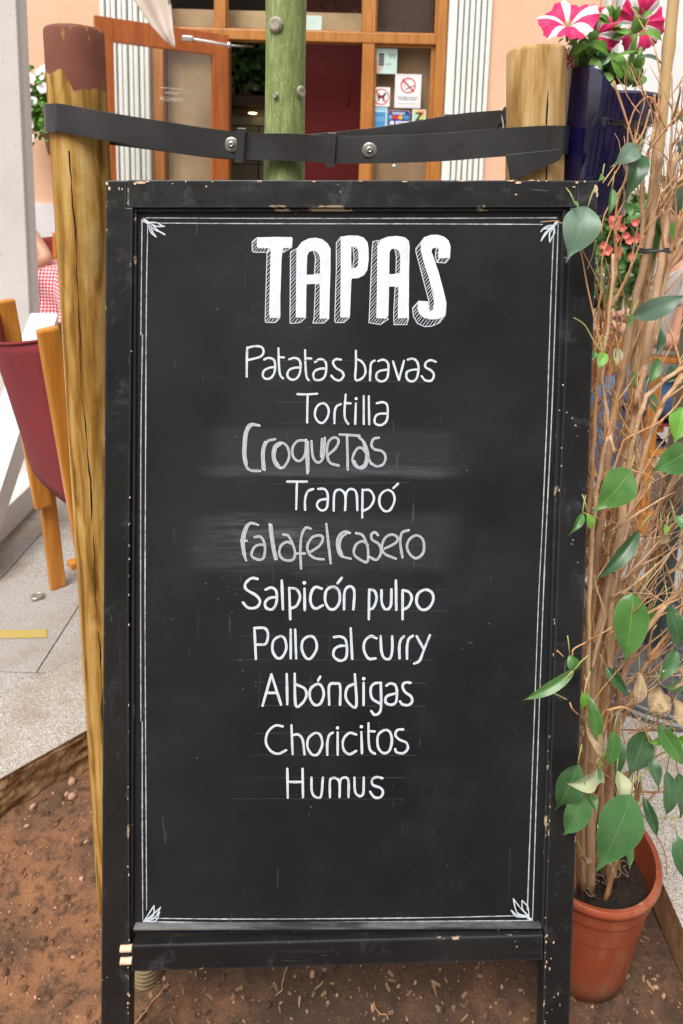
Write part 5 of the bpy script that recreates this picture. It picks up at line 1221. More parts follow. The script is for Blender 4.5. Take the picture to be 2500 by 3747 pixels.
WORDS = {
 'Patatas bravas': ((850, 820), 14, 'chalk', [
  [(98,1030),(99,930),(101,832)],[(101,836),(150,824),(198,830),(212,862),(190,895),(105,918)],
  [(215,915),(245,903),(280,915),(290,950),(285,1000),(265,1035),(230,1045),(207,1025),(215,990),(250,970),(288,964)],
  [(312,838),(316,960),(325,1020),(345,1042)],[(318,898),(350,900)],
  [(385,912),(420,903),(450,915),(462,950),(455,1010),(430,1045),(395,1048),(372,1020),(385,985),(420,970),(458,968)],
  [(492,850),(495,960),(502,1030),(518,1055)],[(498,905),(535,907)],
  [(558,932),(590,912),(620,920),(635,950),(628,1020),(600,1050),(560,1050),(547,1020),(560,990),(600,975),(632,975)],
  [(735,915),(700,912),(680,935),(700,970),(740,995),(752,1025),(725,1055),(690,1045),(668,1022)],
  [(835,855),(835,960),(832,1048),(870,1045),(898,1010),(895,960),(870,925),(840,912)],
  [(930,1055),(932,990),(938,940),(962,920)],
  [(985,925),(1020,915),(1050,935),(1055,980),(1045,1040),(1010,1062),(975,1045),(975,1010),(1000,990),(1052,982)],
  [(1085,925),(1105,990),(1125,1052)],[(1125,1052),(1142,990),(1160,922)],
  [(1185,915),(1215,908),(1245,925),(1258,970),(1245,1040),(1210,1062),(1178,1040),(1180,1000),(1210,985),(1255,980)],
  [(1375,930),(1340,918),(1308,935),(1305,965),(1345,990),(1362,1020),(1345,1055),(1305,1055),(1278,1025)]], []),
 'Tortilla': ((850, 1400), 14, 'chalk', [
  [(440,78),(510,79),(575,75)],[(510,80),(507,180),(506,270)],
  [(605,140),(570,165),(558,220),(580,262),(610,272),(640,240),(652,190),(635,150),(605,140)],
  [(690,275),(692,200),(705,160),(735,145)],[(766,80),(758,200),(765,250),(785,280)],[(765,138),(800,140)],
  [(835,140),(830,280)],[(888,90),(888,280)],[(922,92),(925,282)],
  [(975,140),(1015,132),(1045,150),(1050,210),(1040,260),(1005,287),(965,275),(965,235),(990,212),(1048,208)]], [(837,108)]),
 'Croquetas': ((850, 1400), 15, 'chalk_faded', [
  [(185,290),(120,282),(85,350),(76,480),(93,560),(125,592),(190,597)],[(175,288),(128,290),(98,350),(88,480),(98,550)],
  [(220,590),(212,480),(235,400),(290,382)],[(208,585),(202,470),(222,400)],
  [(325,405),(280,440),(278,520),(310,570),(350,568),(385,500),(370,430),(325,405)],[(330,412),(292,450),(290,520),(325,575)],
  [(490,390),(440,395),(408,440),(412,500),(450,530),(490,490),(500,390)],[(498,385),(502,500),(508,612)],[(512,400),(514,600)],
  [(535,395),(545,500),(580,540),(615,500),(625,372)],[(606,380),(600,500)],
  [(645,490),(700,440),(718,390),(690,370),(650,400),(640,480),(660,540),(720,560)],
  [(725,350),(790,354),(860,358)],[(775,365),(778,480),(780,588)],
  [(850,362),(895,410),(918,490),(905,555),(875,578),(830,560),(812,510),(840,450),(870,440),(900,470),(940,550)],[(885,400),(905,490),(890,555),(850,570),(825,530)],
  [(990,372),(955,380),(940,420),(960,450),(1010,462),(1035,500),(1020,550),(975,565),(940,545)]], []),
 'Trampó': ((850, 1400), 14.5, 'chalk', [
  [(370,668),(435,668),(505,668)],[(437,670),(432,855)],[(492,860),(492,790),(510,735),(548,718)],
  [(580,718),(620,718),(642,745),(645,800),(635,850),(600,862),(572,830),(590,795),(642,785)],
  [(685,865),(690,750),(720,722),(752,738),(765,780),(762,862)],[(765,780),(775,735),(805,718),(838,745),(845,862)],
  [(880,722),(878,912)],[(882,725),(930,728),(958,780),(930,840),(880,868)],
  [(1045,725),(1000,760),(995,820),(1025,865),(1065,860),(1095,800),(1085,745),(1045,725)],[(1088,712),(1120,682)]], []),
 'falafel casero': ((850, 1880), 15, 'chalk_faded', [
  [(175,75),(125,62),(85,100),(65,180),(75,260),(95,315)],[(60,180),(98,182)],[(160,68),(112,72),(78,180),(88,300)],
  [(150,158),(190,155),(215,190),(222,240),(210,300),(170,308),(130,280),(150,225),(190,208),(218,215)],
  [(252,70),(268,200),(290,308)],[(264,75),(278,200),(300,305)],
  [(345,140),(380,150),(410,210),(425,270),(405,312),(350,310),(318,270),(330,215),(370,190),(405,205)],
  [(530,100),(495,95),(468,150),(460,250),(465,370)],[(440,268),(492,268)],
  [(520,262),(590,215),(612,165),(590,145),(540,160),(508,215),(520,270),(560,300),(618,308)],
  [(635,68),(650,200),(665,335)],[(795,130),(760,120),(720,150),(708,210),(730,280),(800,303)],[(780,128),(738,160),(724,220),(745,285)],
  [(835,130),(880,145),(910,210),(918,270),(910,325),(865,310),(822,270),(835,210),(880,185),(915,210)],
  [(985,145),(965,125),(940,140),(945,175),(990,205),(1005,260),(975,310),(925,290)],
  [(1030,235),(1105,195),(1115,160),(1080,140),(1035,160),(1010,220),(1030,270),(1105,303)],
  [(1150,295),(1135,200),(1145,130),(1192,110)],[(1245,145),(1195,175),(1180,230),(1210,285),(1250,298),(1290,260),(1290,180),(1245,145)]], []),
 'Salpicón pulpo': ((850, 1880), 17, 'chalk', [
  [(172,440),(130,435),(90,470),(95,510),(160,550),(188,590),(165,630),(110,635),(72,598)],
  [(225,512),(265,498),(298,525),(298,600),(270,645),(230,635),(222,600),(250,570),(298,562)],[(335,450),(342,645)],
  [(385,500),(392,712)],[(388,502),(435,510),(458,560),(435,620),(392,640)],[(488,505),(490,650)],
  [(605,505),(560,495),(532,540),(530,600),(560,640),(612,618)],
  [(680,492),(635,520),(628,590),(655,640),(695,640),(725,590),(720,520),(680,492)],[(710,470),(740,432)],
  [(755,645),(758,530),(785,492),(815,500),(825,540),(818,645)],[(925,510),(922,712)],[(928,512),(960,520),(975,570),(955,630),(925,648)],
  [(1008,515),(1010,600),(1035,645),(1070,620),(1075,510)],[(1105,450),(1108,648)],
  [(1150,515),(1150,712)],[(1155,515),(1195,530),(1212,570),(1190,625),(1150,650)],
  [(1305,512),(1255,540),(1245,600),(1275,645),(1320,640),(1355,590),(1350,535),(1305,512)]], [(487,466)]),
 'Pollo al curry': ((850, 2260), 16.5, 'chalk', [
  [(160,280),(155,170),(150,70)],[(150,70),(215,70),(240,100),(238,150),(220,180),(170,182)],
  [(325,125),(280,155),(272,220),(300,270),(335,268),(365,210),(355,145),(325,125)],[(395,80),(395,275)],[(425,80),(432,275)],
  [(525,125),(480,150),(470,210),(495,268),(530,275),(570,210),(560,145),(525,125)],
  [(685,132),(730,128),(765,150),(775,220),(765,275),(725,290),(685,260),(690,215),(725,192),(770,190)],[(800,72),(810,280)],
  [(975,140),(935,125),(895,160),(890,220),(920,275),(968,275)],[(1002,125),(1008,230),(1030,275),(1065,275),(1080,220),(1080,125)],
  [(1130,275),(1128,200),(1138,150),(1160,125)],[(1180,278),(1180,200),(1192,145),(1220,122)],[(1245,125),(1295,215)],[(1335,118),(1295,215),(1265,290),(1228,310)]], []),
 'Albóndigas': ((850, 2260), 16.5, 'chalk', [
  [(205,595),(265,382)],[(265,382),(330,588)],[(230,508),(305,508)],[(368,380),(372,585)],
  [(422,378),(428,588),(470,580),(500,530),(490,480),(430,450)],
  [(575,448),(530,480),(525,540),(555,588),(595,580),(618,520),(605,465),(575,448)],[(580,425),(595,398)],
  [(655,588),(655,460),(700,445),(728,460),(728,588)],[(828,382),(838,595),(790,580),(765,530),(780,470),(830,445)],[(887,440),(887,590)],
  [(1005,440),(960,445),(935,480),(945,545),(1000,582)],[(1003,440),(1005,600),(990,645),(960,655),(938,630)],
  [(1040,460),(1065,445),(1100,455),(1112,500),(1105,570),(1070,588),(1035,570),(1045,530),(1108,510)],
  [(1205,440),(1170,438),(1150,460),(1165,500),(1205,530),(1215,565),(1190,590),(1150,585),(1132,565)]], [(888,412)]),
 'Choricitos': ((850, 2620), 15.5, 'chalk', [
  [(342,70),(290,65),(240,110),(228,180),(260,235),(310,255),(365,230)],[(400,62),(408,260)],[(408,130),(445,125),(475,160),(488,260)],
  [(560,115),(515,150),(508,210),(540,260),(580,255),(608,190),(595,130),(560,115)],[(642,262),(642,180),(655,130),(680,112)],[(712,110),(712,262)],
  [(838,125),(790,115),(750,160),(752,225),(790,258),(838,235)],[(872,108),(876,252)],[(920,48),(922,180),(935,235),(965,255)],[(925,102),(962,104)],
  [(1030,95),(985,130),(985,210),(1020,250),(1060,235),(1078,170),(1065,110),(1030,95)],
  [(1155,90),(1115,95),(1102,130),(1130,160),(1175,180),(1185,220),(1155,250),(1110,245),(1100,222)]], [(711,80),(872,72)]),
 'Humus': ((850, 2620), 15.5, 'chalk', [
  [(372,355),(375,552)],[(475,355),(478,550)],[(375,445),(475,445)],[(535,415),(538,510),(565,548),(600,540),(612,415)],
  [(660,548),(660,440),(680,418),(710,425),(725,460),(725,548)],[(725,460),(735,425),(765,415),(785,440),(785,548)],
  [(825,415),(830,510),(860,540),(885,520),(888,415)],[(1015,420),(975,412),(945,430),(950,465),(1000,485),(1018,515),(1000,548),(960,548),(930,510)]], [])}
S_ = .5421
for w_, (org, wd, mt, sts, dots) in WORDS.items():
    m = MB()
    for st_ in sts: stroke(m, [(org[0] + x * S_, org[1] + y * S_) for x, y in st_], wd * S_, 5, YP, .9, .05)
    for d in dots: dotm(m, (org[0] + d[0] * S_, org[1] + d[1] * S_), wd * S_ * .72)
    o = m.build('handwritten_line', M[mt], board, fix=False); o['label'] = 'chalk line reading ' + w_
# TAPAS, block capitals with hatched shade
def A_(x, y): return (850 + x * S_, 820 + y * S_)
def fillpoly(m, polys, y=YP):
    pl_ = [[Vector((*A_(*p), 0)) for p in q_] for q_ in polys]; allp = [p for q_ in pl_ for p in q_]
    vs = []
    for p in allp: b = BP(p.x, p.y, y); vs.append(Vector((b[0], y, b[1])))
    m.add(vs, [tuple(t_) for t_ in tessellate_polygon(pl_)])
def hatch(m, poly, step=16, wd=2.7, slope=(.62, -.785)):
    d = Vector(slope).normalized(); n = Vector((-d.y, d.x)); P2 = [Vector(p) for p in poly]; lo = min(p.dot(n) for p in P2); hi_ = max(p.dot(n) for p in P2); s_ = lo + step * .5
    while s_ < hi_:
        xs = []
        for i in range(len(P2)):
            a, b = P2[i], P2[(i + 1) % len(P2)]; fa, fb = a.dot(n) - s_, b.dot(n) - s_
            if fa * fb < 0: q_ = a.lerp(b, fa / (fa - fb)); xs.append(q_.dot(d))
        xs.sort()
        for a, b in zip(xs[::2], xs[1::2]):
            if b - a > 4: stroke(m, [A_(*(n * s_ + d * a)), A_(*(n * s_ + d * b))], wd * S_ * 1.5, 2, YP + .0001, .7, .05)
        s_ += step * RU(.8, 1.2)
LET = {
 'T': ([[(170,90),(285,86),(400,88),(408,96),(404,152),(396,160),(341,160),(333,240),(325,500),(325,622),(318,632),(256,630),(252,600),(262,165),(255,160),(178,160),(168,150)]], [],
       [[(170,90),(135,120),(135,180),(148,190),(235,190),(262,162),(178,160),(168,150)],[(262,162),(235,190),(222,655),(230,663),(292,664),(322,632),(256,630),(252,600)],[(341,160),(343,192),(402,158)]]),
 'A': ([[(432,628),(433,400),(436,165),(470,120),(520,96),(565,92),(610,103),(645,132),(664,165),(664,300),(658,480),(654,636),(592,636),(594,400),(596,225),(585,200),(565,182),(540,180),(518,188),(506,215),(503,340),(500,480),(498,630)]], [[(502,342),(596,340),(595,402),(501,406)]],
       [[(436,165),(394,188),(390,665),(398,671),(460,664),(498,630),(432,628)],[(548,182),(565,182),(585,200),(596,225),(595,335),(555,338),(562,230)],[(562,406),(594,404),(592,636),(654,636),(618,668),(545,668),(552,640)]]),
 'P': ([[(735,85),(790,76),(850,78),(885,90),(912,120),(920,160),(922,240),(912,310),(890,345),(850,365),(810,367),(805,375),(800,480),(795,618),(788,630),(732,628),(730,600),(735,300)],[(805,150),(835,155),(852,175),(855,240),(850,285),(830,298),(806,300),(803,230)]], [],
       [[(735,85),(703,125),(703,300),(692,655),(700,664),(755,664),(792,630),(732,628),(735,300)],[(815,154),(835,155),(852,175),(855,240),(850,285),(830,297),(813,298),(823,230)]]),
 'A2': ([[(975,632),(980,400),(982,150),(1000,105),(1050,85),(1110,80),(1165,88),(1192,112),(1198,150),(1194,300),(1192,630),(1120,634),(1125,420),(1136,330),(1136,210),(1125,175),(1100,163),(1075,168),(1062,190),(1060,340),(1058,480),(1054,620),(1040,636)]], [[(1060,338),(1136,336),(1126,422),(1059,422)]],
       [[(990,110),(950,118),(945,160),(925,640),(922,665),(1000,678),(1055,640),(1040,636),(975,632),(980,400),(982,150)],[(1097,164),(1125,175),(1136,210),(1134,332),(1105,335),(1108,220)],[(1100,424),(1125,424),(1120,634),(1192,632),(1178,678),(1092,678),(1090,600)]]),
 'S': ([[(1470,225),(1474,150),(1460,110),(1430,85),(1390,72),(1345,72),(1300,88),(1277,120),(1275,180),(1300,270),(1332,370),(1358,460),(1366,530),(1355,580),(1335,592),(1326,575),(1324,522),(1262,518),(1252,560),(1262,600),(1290,628),(1335,642),(1390,640),(1422,625),(1443,600),(1446,530),(1425,440),(1392,320),(1362,230),(1345,185),(1352,165),(1375,158),(1395,165),(1396,200),(1392,230)]], [],
       [[(1300,88),(1240,165),(1240,185),(1330,530),(1328,588),(1355,580),(1366,530),(1332,370),(1300,270),(1275,180),(1277,120)],[(1262,518),(1218,565),(1222,620),(1250,670),(1300,692),(1350,688),(1400,665),(1440,610),(1422,625),(1390,640),(1335,642),(1290,628),(1262,600),(1252,560)],[(1396,230),(1380,258),(1440,262),(1470,225)],[(1378,160),(1395,165),(1394,230),(1381,256),(1370,220)]])}
for k_, (face, extra, shade) in LET.items():
    m = MB(); fillpoly(m, face, YP - .0004)
    for e_ in extra: fillpoly(m, [e_], YP - .0005)
    o = m.build('capital_letter', M['chalk_fill'], board, fix=False); o['label'] = 'thick white chalk capital ' + k_[0]
    m = MB()
    for sh in shade:
        hatch(m, sh)
        for i in range(len(sh)): stroke(m, [A_(*sh[i]), A_(*sh[(i + 1) % len(sh)])], 3.0, 2, YP + .00012, .9, .05)
    m.build('hatched_shade', M['chalk_line'] if False else M['chalk'], o, fix=False)
# border lines and corner sprigs
m = MB()
BL = [[(520,803),(517,1100),(516,1225)],[(522,1225),(516,1600),(515,2200),(516,2640)],[(521,2640),(521,3000),(523,3365)],[(541,820),(536,1100),(533,1700),(531,2200),(533,2700),(537,3330)],
      [(535,797),(900,799),(1500,799),(2038,797)],[(548,816),(900,818),(1500,819),(1985,821)],[(2027,830),(2016,1100),(2003,1500),(1986,1900),(1971,2200),(1955,2640),(1930,3330)],[(2043,812),(2034,1100),(2020,1500),(2001,1900),(1988,2200),(1972,2640),(1949,3368)],
      [(535,3360),(900,3363),(1500,3359),(1930,3350)],[(523,3372),(900,3377),(1500,3372),(1949,3368)]]
for b in BL: stroke(m, b, 3.6, 8, YP, 1, .12)
m.build('border_line', M['chalk_line'], board, fix=False)
def c6(x, y): return (380 + x / 3.92, 640 + y / 3.92)
def c7(x, y): return (1800 + x / 3.484, 640 + y / 3.484)
def cA(x, y): return (x * .6586, 2200 + y * .6586)
def cB(x, y): return (1850 + x * .6586, 2200 + y * .6586)
SP = [[[c6(650,690),c6(730,730),c6(800,740),c6(872,738)],[c6(650,680),c6(760,685),c6(830,725),c6(872,738)],[c6(650,720),c6(740,790),c6(820,820),c6(880,858)],[c6(700,710),c6(750,770),c6(810,820),c6(880,858)],[c6(645,740),c6(665,800),c6(700,850),c6(752,890)],[c6(680,770),c6(710,830),c6(752,890)],
       [c6(560,640),c6(600,660),c6(640,690)],[c6(570,620),c6(610,650),c6(650,680)],[c6(560,665),c6(600,680),c6(640,705)]],
      [[c7(790,640),c7(720,650),c7(660,680),c7(625,725)],[c7(780,650),c7(720,680),c7(660,690),c7(625,725)],[c7(780,660),c7(700,720),c7(650,790),c7(628,840)],[c7(790,670),c7(740,700),c7(680,770),c7(628,840)],[c7(780,680),c7(740,740),c7(735,800),c7(738,858)],[c7(800,680),c7(800,740),c7(770,790),c7(738,858)],[c7(835,590),c7(800,620),c7(780,660)],[c7(835,600),c7(815,630),c7(795,660)]],
      [[cA(798,1780),cA(825,1740),cA(857,1690)],[cA(798,1775),cA(850,1750),cA(857,1690)],[cA(800,1778),cA(850,1740),cA(893,1700)],[cA(800,1780),cA(860,1760),cA(893,1700)],[cA(805,1780),cA(850,1765),cA(888,1727)],[cA(805,1780),cA(865,1775),cA(888,1727)]],
      [[cB(130,1755),cB(80,1700),cB(43,1652)],[cB(125,1750),cB(65,1730),cB(43,1652)],[cB(130,1750),cB(125,1700),cB(92,1662)],[cB(125,1745),cB(95,1710),cB(92,1662)],[cB(120,1755),cB(60,1740),cB(32,1717)],[cB(120,1755),cB(60,1752),cB(32,1717)],[cB(118,1755),cB(132,1760),cB(145,1765)],[cB(122,1764),cB(135,1768),cB(145,1768)]]]
for k_, grp in enumerate(SP):
    m = MB()
    for s_ in grp: stroke(m, s_, 4.2, 4, YP - .0003, .8, .1)
    m.build('corner_sprig', M['chalk'], board, fix=False)
# faint guide lines left from the lettering
gm = NT('faint_guide'); gm.set('Base Color', (.055, .056, .06)).set('Roughness', .6)
m = MB()
for (a, b) in [((980,1318),(1560,1322)),((980,1392),(1560,1398)),((1010,1470),(1440,1474)),((1010,1547),(1440,1548)),((1000,1770),(1500,1766)),((860,2155),(1650,2158)),((870,2230),(1640,2236)),((870,2326),(1600,2330)),((850,2413),(1580,2416)),((930,2496),(1560,2500)),((950,2582),(1560,2584)),((930,2684),(1500,2674)),((920,2762),(1520,2764)),((870,2845),(1480,2846)),((850,2922),(1480,2924)),((953,2460),(946,2590)),((1207,2330),(1203,2400))]: stroke(m, [a, b], 1.6, 4, YP + .00015, 1, .2)
m.build('guide_line', gm.mat, board, fix=False)
# chips where wood shows on the top edge (photo positions)
cm = simple('bare_wood_chip', (.70, .55, .36), .8, (.55, .36, .22), 120)
m = MB()
for (px, py, w2, h2) in [(515,668,34,8),(495,672,10,10),(540,664,14,5),(392,672,10,12),(400,690,7,14),(436,690,4,10),(447,692,4,8),(632,672,4,4),(755,682,7,7),(680,664,4,6),(778,664,4,6),(1870,661,26,5),(1898,668,20,8),(1945,660,20,4),(1970,662,8,5),(2000,662,6,5),(2180,690,14,30),(2186,712,6,20),(2112,668,10,8),(2140,664,6,6),(2100,684,10,5),(1888,712,9,4),(1150,664,12,4),(1480,664,20,4),(1690,662,24,5),(1320,663,12,3)]:
    n = 9; ps = []
    for k in range(n): a = 2 * pi * k / n; b = BP(px + cos(a) * w2 * RU(.4, .75), py + sin(a) * h2 * RU(.4, .75), -.0003); ps.append(Vector((b[0], -.0003, b[1])))
    m.add(ps, [tuple(range(n))])
for k in range(30, 92):
    side = R() < .5; py = RU(900, 3700) if k < 60 else RU(3420, 3760)
    if k >= 80: side = False
    
    if side: px = 474 - 4 + RU(-3, 4) + (485 - 471) * max(0, (2200 - py) / 1440)
    else: px = (2034 - (py - 2200) * .0305) + RU(-4, 3) if py > 2200 else 2087 - (py - 760) * .0368 + RU(-4, 3)
    if k >= 60 and not side: px += RU(0, 70) if k % 2 else RU(0, 8)
    n = 7; h2 = RU(1.5, 9); w2 = RU(1.2, 4)
    ps = []
    for q_ in range(n): a = 2 * pi * q_ / n; b = BP(px + cos(a) * w2 * RU(.5, 1), py + sin(a) * h2 * RU(.5, 1), -.0003); ps.append(Vector((b[0], -.0003, b[1])))
    m.add(ps, [tuple(range(n))])
tag(m.build('paint_loss', cm, board, fix=False), kind='stuff')

# ---- potted fig
pc_ = P(2150, 3560, 1.0); potc = Vector((P(2152, 3122, 1.05).x, 1.05, -.092)); HP = .236; RP = .119
fig = empty('potted_fig', potc, 0, 'sparse weeping fig with bare tangled stems in a terracotta coloured plastic pot', 'potted plant')
m = MB(); prof = [(.0001, .0), (.074, .0), (.079, .003), (.082, .018), (.083, .020), (.0865, .040), (.0865, .043), (RP * .89, HP - .052), (RP * .895, HP - .046), (RP * .935, HP - .043), (RP * .95, HP - .022), (RP * .955, HP - .018), (RP * 1.0, HP - .015), (RP * 1.02, HP - .009), (RP * 1.015, HP - .003), (RP * .99, HP), (RP * .93, HP - .002), (RP * .90, HP - .03), (RP * .86, HP - .09)]
m.lathe(prof, 72); o = m.build('pot', M['terracotta'], fig, smooth=True, auto=50)
m = MB(); n = 30
m.grid(lambda u, v: Vector((RP * .862 * v * cos(2 * pi * u), RP * .862 * v * sin(2 * pi * u), HP - .062 + .008 * noise.noise(Vector((cos(2 * pi * u) * v * 5, sin(2 * pi * u) * v * 5, 1))) * v)), 40, 12); m.build('soil', M['soilpot'], fig, smooth=True, fix=False)
m = MB()
for k in range(130):
    a = RU(0, 6.28); r = RU(0, RP * .84); blob(m, (cos(a) * r, sin(a) * r, HP - .060), RU(.002, .006))
tag(m.build('soil_lumps', M['soilpot'], fig), kind='stuff')
def FP(px, py, Y): return P(px, py, Y) - potc
Z0 = HP - .07
ST = [([(2180,3080),(2160,2800),(2175,2400),(2262,2000),(2292,1700),(2330,1500),(2372,1250),(2415,1000),(2440,800),(2470,560)], 17, 1.00, 'stem'),
 ([(2150,3080),(2128,2700),(2150,2300),(2200,1900),(2232,1600),(2285,1300),(2325,1100),(2372,900),(2395,750),(2418,560)], 17, 1.03, 'stem'),
 ([(2230,3080),(2200,2700),(2212,2300),(2240,1950),(2300,1600),(2320,1350),(2350,1150),(2390,950),(2400,820),(2412,640)], 12, 1.06, 'stem'),
 ([(2125,3060),(2108,2700),(2112,2300),(2135,2000),(2170,1700),(2182,1450),(2212,1200),(2250,1000),(2252,850),(2262,790)], 8, .97, 'twig'),
 ([(2140,3000),(2150,2500),(2160,2100),(2185,1800),(2225,1600),(2245,1650),(2215,1480),(2205,1350),(2235,1100),(2245,930)], 8, .955, 'stem'),
 ([(2270,3040),(2240,2760),(2290,2450),(2400,2260),(2500,2150),(2620,2050)], 12, 1.0, 'stem'),
 ([(2190,3040),(2190,2500),(2260,2250),(2350,2000),(2440,1800),(2560,1600)], 9, 1.02, 'stem'),
 ([(2230,2500),(2240,2200),(2300,1900),(2362,1650),(2425,1480),(2560,1300)], 10, .99, 'stem'),
 ([(2160,3060),(2150,2600),(2162,2100),(2205,1750),(2262,1450),(2312,1250),(2345,1000),(2352,800),(2348,640)], 12, 1.05, 'stem'),
 ([(2110,3060),(2098,2700),(2095,2300),(2118,1950),(2130,1650),(2160,1400),(2190,1150),(2205,980)], 6, .975, 'twig'),
 ([(2290,1750),(2350,1490),(2420,1400),(2520,1330),(2600,1260)], 9, .985, 'stem'),
 ([(2325,1480),(2395,1200),(2450,950),(2500,800),(2560,740)], 11, 1.0, 'stem'),
 ([(2240,3080),(2300,3010),(2325,2950),(2345,2860)], 10, .97, 'twig'),
 ([(2130,3060),(2150,2820),(2120,2600),(2122,2200),(2140,1800),(2150,1600)], 9, 1.04, 'stem'),
 ([(2210,3060),(2235,2800),(2215,2500),(2190,2250),(2215,2000),(2250,1750)], 12, 1.08, 'stem'),
 ([(2100,3000),(2085,2500),(2100,2100),(2145,1850),(2160,1500),(2140,1350)], 6, 1.02, 'twig'),
 ([(2430,1010),(2480,900),(2520,830)], 8, 1.0, 'stem'), ([(2415,760),(2460,690),(2520,620)], 8, 1.0, 'stem'),
 ([(2365,640),(2370,560),(2440,470),(2480,440)], 4, .99, 'stem'), ([(2180,2900),(2330,2500),(2420,2350),(2560,2230)], 7, .985, 'twig')]
main3 = []
for pts_, r, Y, mt in ST:
    N = len(pts_); pp = [];
    for i, (x, y) in enumerate(pts_):
        yy = Y if y < 2600 else (Y + 1.05) / 2; pp.append((P(x, y, yy + .008 * sin(i * 2 + r)) - potc))
    if pts_[0][1] > 2980:
        pp[0] = Vector((max(-.075, min(.075, pp[0].x * .8)), pp[0].y, Z0))
    cc = catmull(pp, 7); n = len(cc); s0 = RU(0, 9)
    for i, p in enumerate(cc): p.x += .0022 * noise.noise(Vector((s0, i * .5, 0))); p.y += .003 * noise.noise(Vector((s0, i * .5, 7)))
    rad = [r * 1.08 / FPX * (1.0 - .35 * i / n) * (1 + .10 * noise.noise(Vector((s0, i * .7, 3)))) for i in range(n)]
    m = MB(); m.tube(cc, rad, 10); m.build('stem', M[mt], fig, smooth=True); main3.append((cc, rad))
tw = [MB(), MB(), MB()]
def twig(p, d, L, r, depth=0, kind=0):
    n = max(4, int(L / .012)); pts = [p.copy()]; rad = [r]
    for i in range(n):
        d = (d + Vector((RU(-.14, .14), RU(-.10, .10), RU(-.08, .16)))).normalized()
        if R() < .1: d = (d + Vector((RU(-.8, .8), RU(-.3, .3), RU(-.3, .6)))).normalized()
        p = p + d * (L / n); w3 = RbT @ (p + potc - bo)
        if w3.x < .375 and w3.y < .05: break
        # keep clear of the board's front and side
        pts.append(p.copy()); rad.append(r * (1 - .65 * (i + 1) / n))
        if depth < 2 and R() < .16: twig(p, (d + Vector((RU(-.9, .9), RU(-.4, .4), RU(-.2, .6)))).normalized(), L * RU(.25, .55), r * .6, depth + 1, kind)
    if len(pts) > 2: tw[kind].tube(pts, rad, 5)
for k in range(135):
    cc, rad = random.choice(main3); i = random.randrange(int(len(cc) * .05), len(cc) - 1); p = cc[i]
    d0 = (cc[i + 1] - cc[i]).normalized(); d = (d0 + Vector((RU(-.6, .6), RU(-.25, .25), RU(-.1, .7)))).normalized()
    twig(p, d, RU(.05, .22), RU(.0012, .0030), 0, random.choice((0, 0, 0, 1)))
for k in range(46):      # dense upright shoots next to the board
    x = RU(2095, 2300); y = RU(1500, 2750); p = P(x - (y - 1500) * .03, y, RU(.97, 1.10)) - potc
    twig(p, Vector((RU(-.05, .35), RU(-.1, .1), 1)).normalized(), RU(.12, .34), RU(.0015, .0032), 1, random.choice((0, 0, 1)))
for k in range(30):      # roots of the tangle, fan to the right
    x = RU(2180, 2300); y = RU(1900, 2900); p = P(x, y, RU(.96, 1.05)) - potc
    twig(p, Vector((RU(.5, 1), RU(-.2, .1), RU(.2, 1))).normalized(), RU(.1, .24), RU(.0012, .0026), 0, random.choice((0, 1)))
for k in range(9): 
    x = RU(2060, 2130); y = RU(880, 2300); p = P(x + 80, y, .985) - potc
# hand-placed shoots that cross the board
HS = [([(2215,1300),(2180,1260),(2140,1190),(2100,1162)], 3, .93), ([(2205,1290),(2190,1230),(2150,1050),(2130,940),(2115,905)], 3.2, .935), ([(2125,905),(2170,990),(2210,1080)], 2.4, .94), ([(2090,822),(2050,815),(2038,808),(1978,812)], 2, .915), ([(2180,880),(2170,930),(2150,985)], 2.2, .93),
      ([(2245,295),(2290,430),(2330,560),(2350,660)], 4.2, 1.0), ([(2395,345),(2400,400),(2440,470)], 4.5, 1.0), ([(2440,480),(2385,360),(2330,390),(2300,470),(2290,560),(2225,680)], 3.6, .98), ([(2380,400),(2345,500),(2265,590),(2205,670)], 3.4, .97), ([(2330,590),(2280,680),(2215,780),(2200,860)], 3.4, .955), ([(2290,730),(2240,830),(2200,990),(2230,1200)], 3, .96),
      ([(2095,2455),(2015,2545)], 2, .85), ([(2075,2560),(2020,2535),(2008,2545)], 2.6, .90), ([(2085,2570),(2100,2600),(2150,2640)], 3, .92), ([(2038,2380),(2062,2402)], 3, .89), ([(2095,2400),(2100,2375),(2145,2350)], 3, .90), ([(2150,1885),(2200,1900),(2260,1915),(2310,1930)], 3, .93), ([(2165,1890),(2130,1872)], 2.4, .92), ([(2310,1720),(2360,1735),(2400,1760)], 3, .94), ([(2338,1940),(2330,1905),(2318,1890)], 3, .95),
      ([(2000+220,2600),(2290,2590),(2350,2650),(2390,2760),(2400,2830)], 4.5, .95), ([(2150,2480),(2140,2550),(2170,2640),(2190,2760)], 3, .92), ([(2230,2750),(2270,2830),(2300,2860)], 4, .94), ([(2300,2900),(2360,2990),(2430,3110),(2440,3200)], 3.2, .93), ([(2310,2870),(2380,2800),(2395,2760)], 3, .94), ([(2330,2990),(2440,2990),(2510,2990)], 2, .94), ([(2270,2160),(2320,2200),(2400,2060)], 3, .95), ([(2315,2105),(2380,2170),(2450,2215)], 3.4, .96)]
def FBd(x, y, Y):
    w_ = P(x, y, Y); l_ = RbT @ (w_ - bo)
    if l_.x < .372 and l_.y > -.016: w_ = PPL(x, y, bo - BN * .016, BN)
    return w_ - potc
for pts_, r, Y in HS:
    m_ = catmull([FBd(x, y, Y) for x, y in pts_], 6); tw[random.choice((0, 2)) if r < 3.3 else 0].tube(m_, [r / FPX * (1.05 - .4 * i / len(m_)) for i in range(len(m_))], 6)
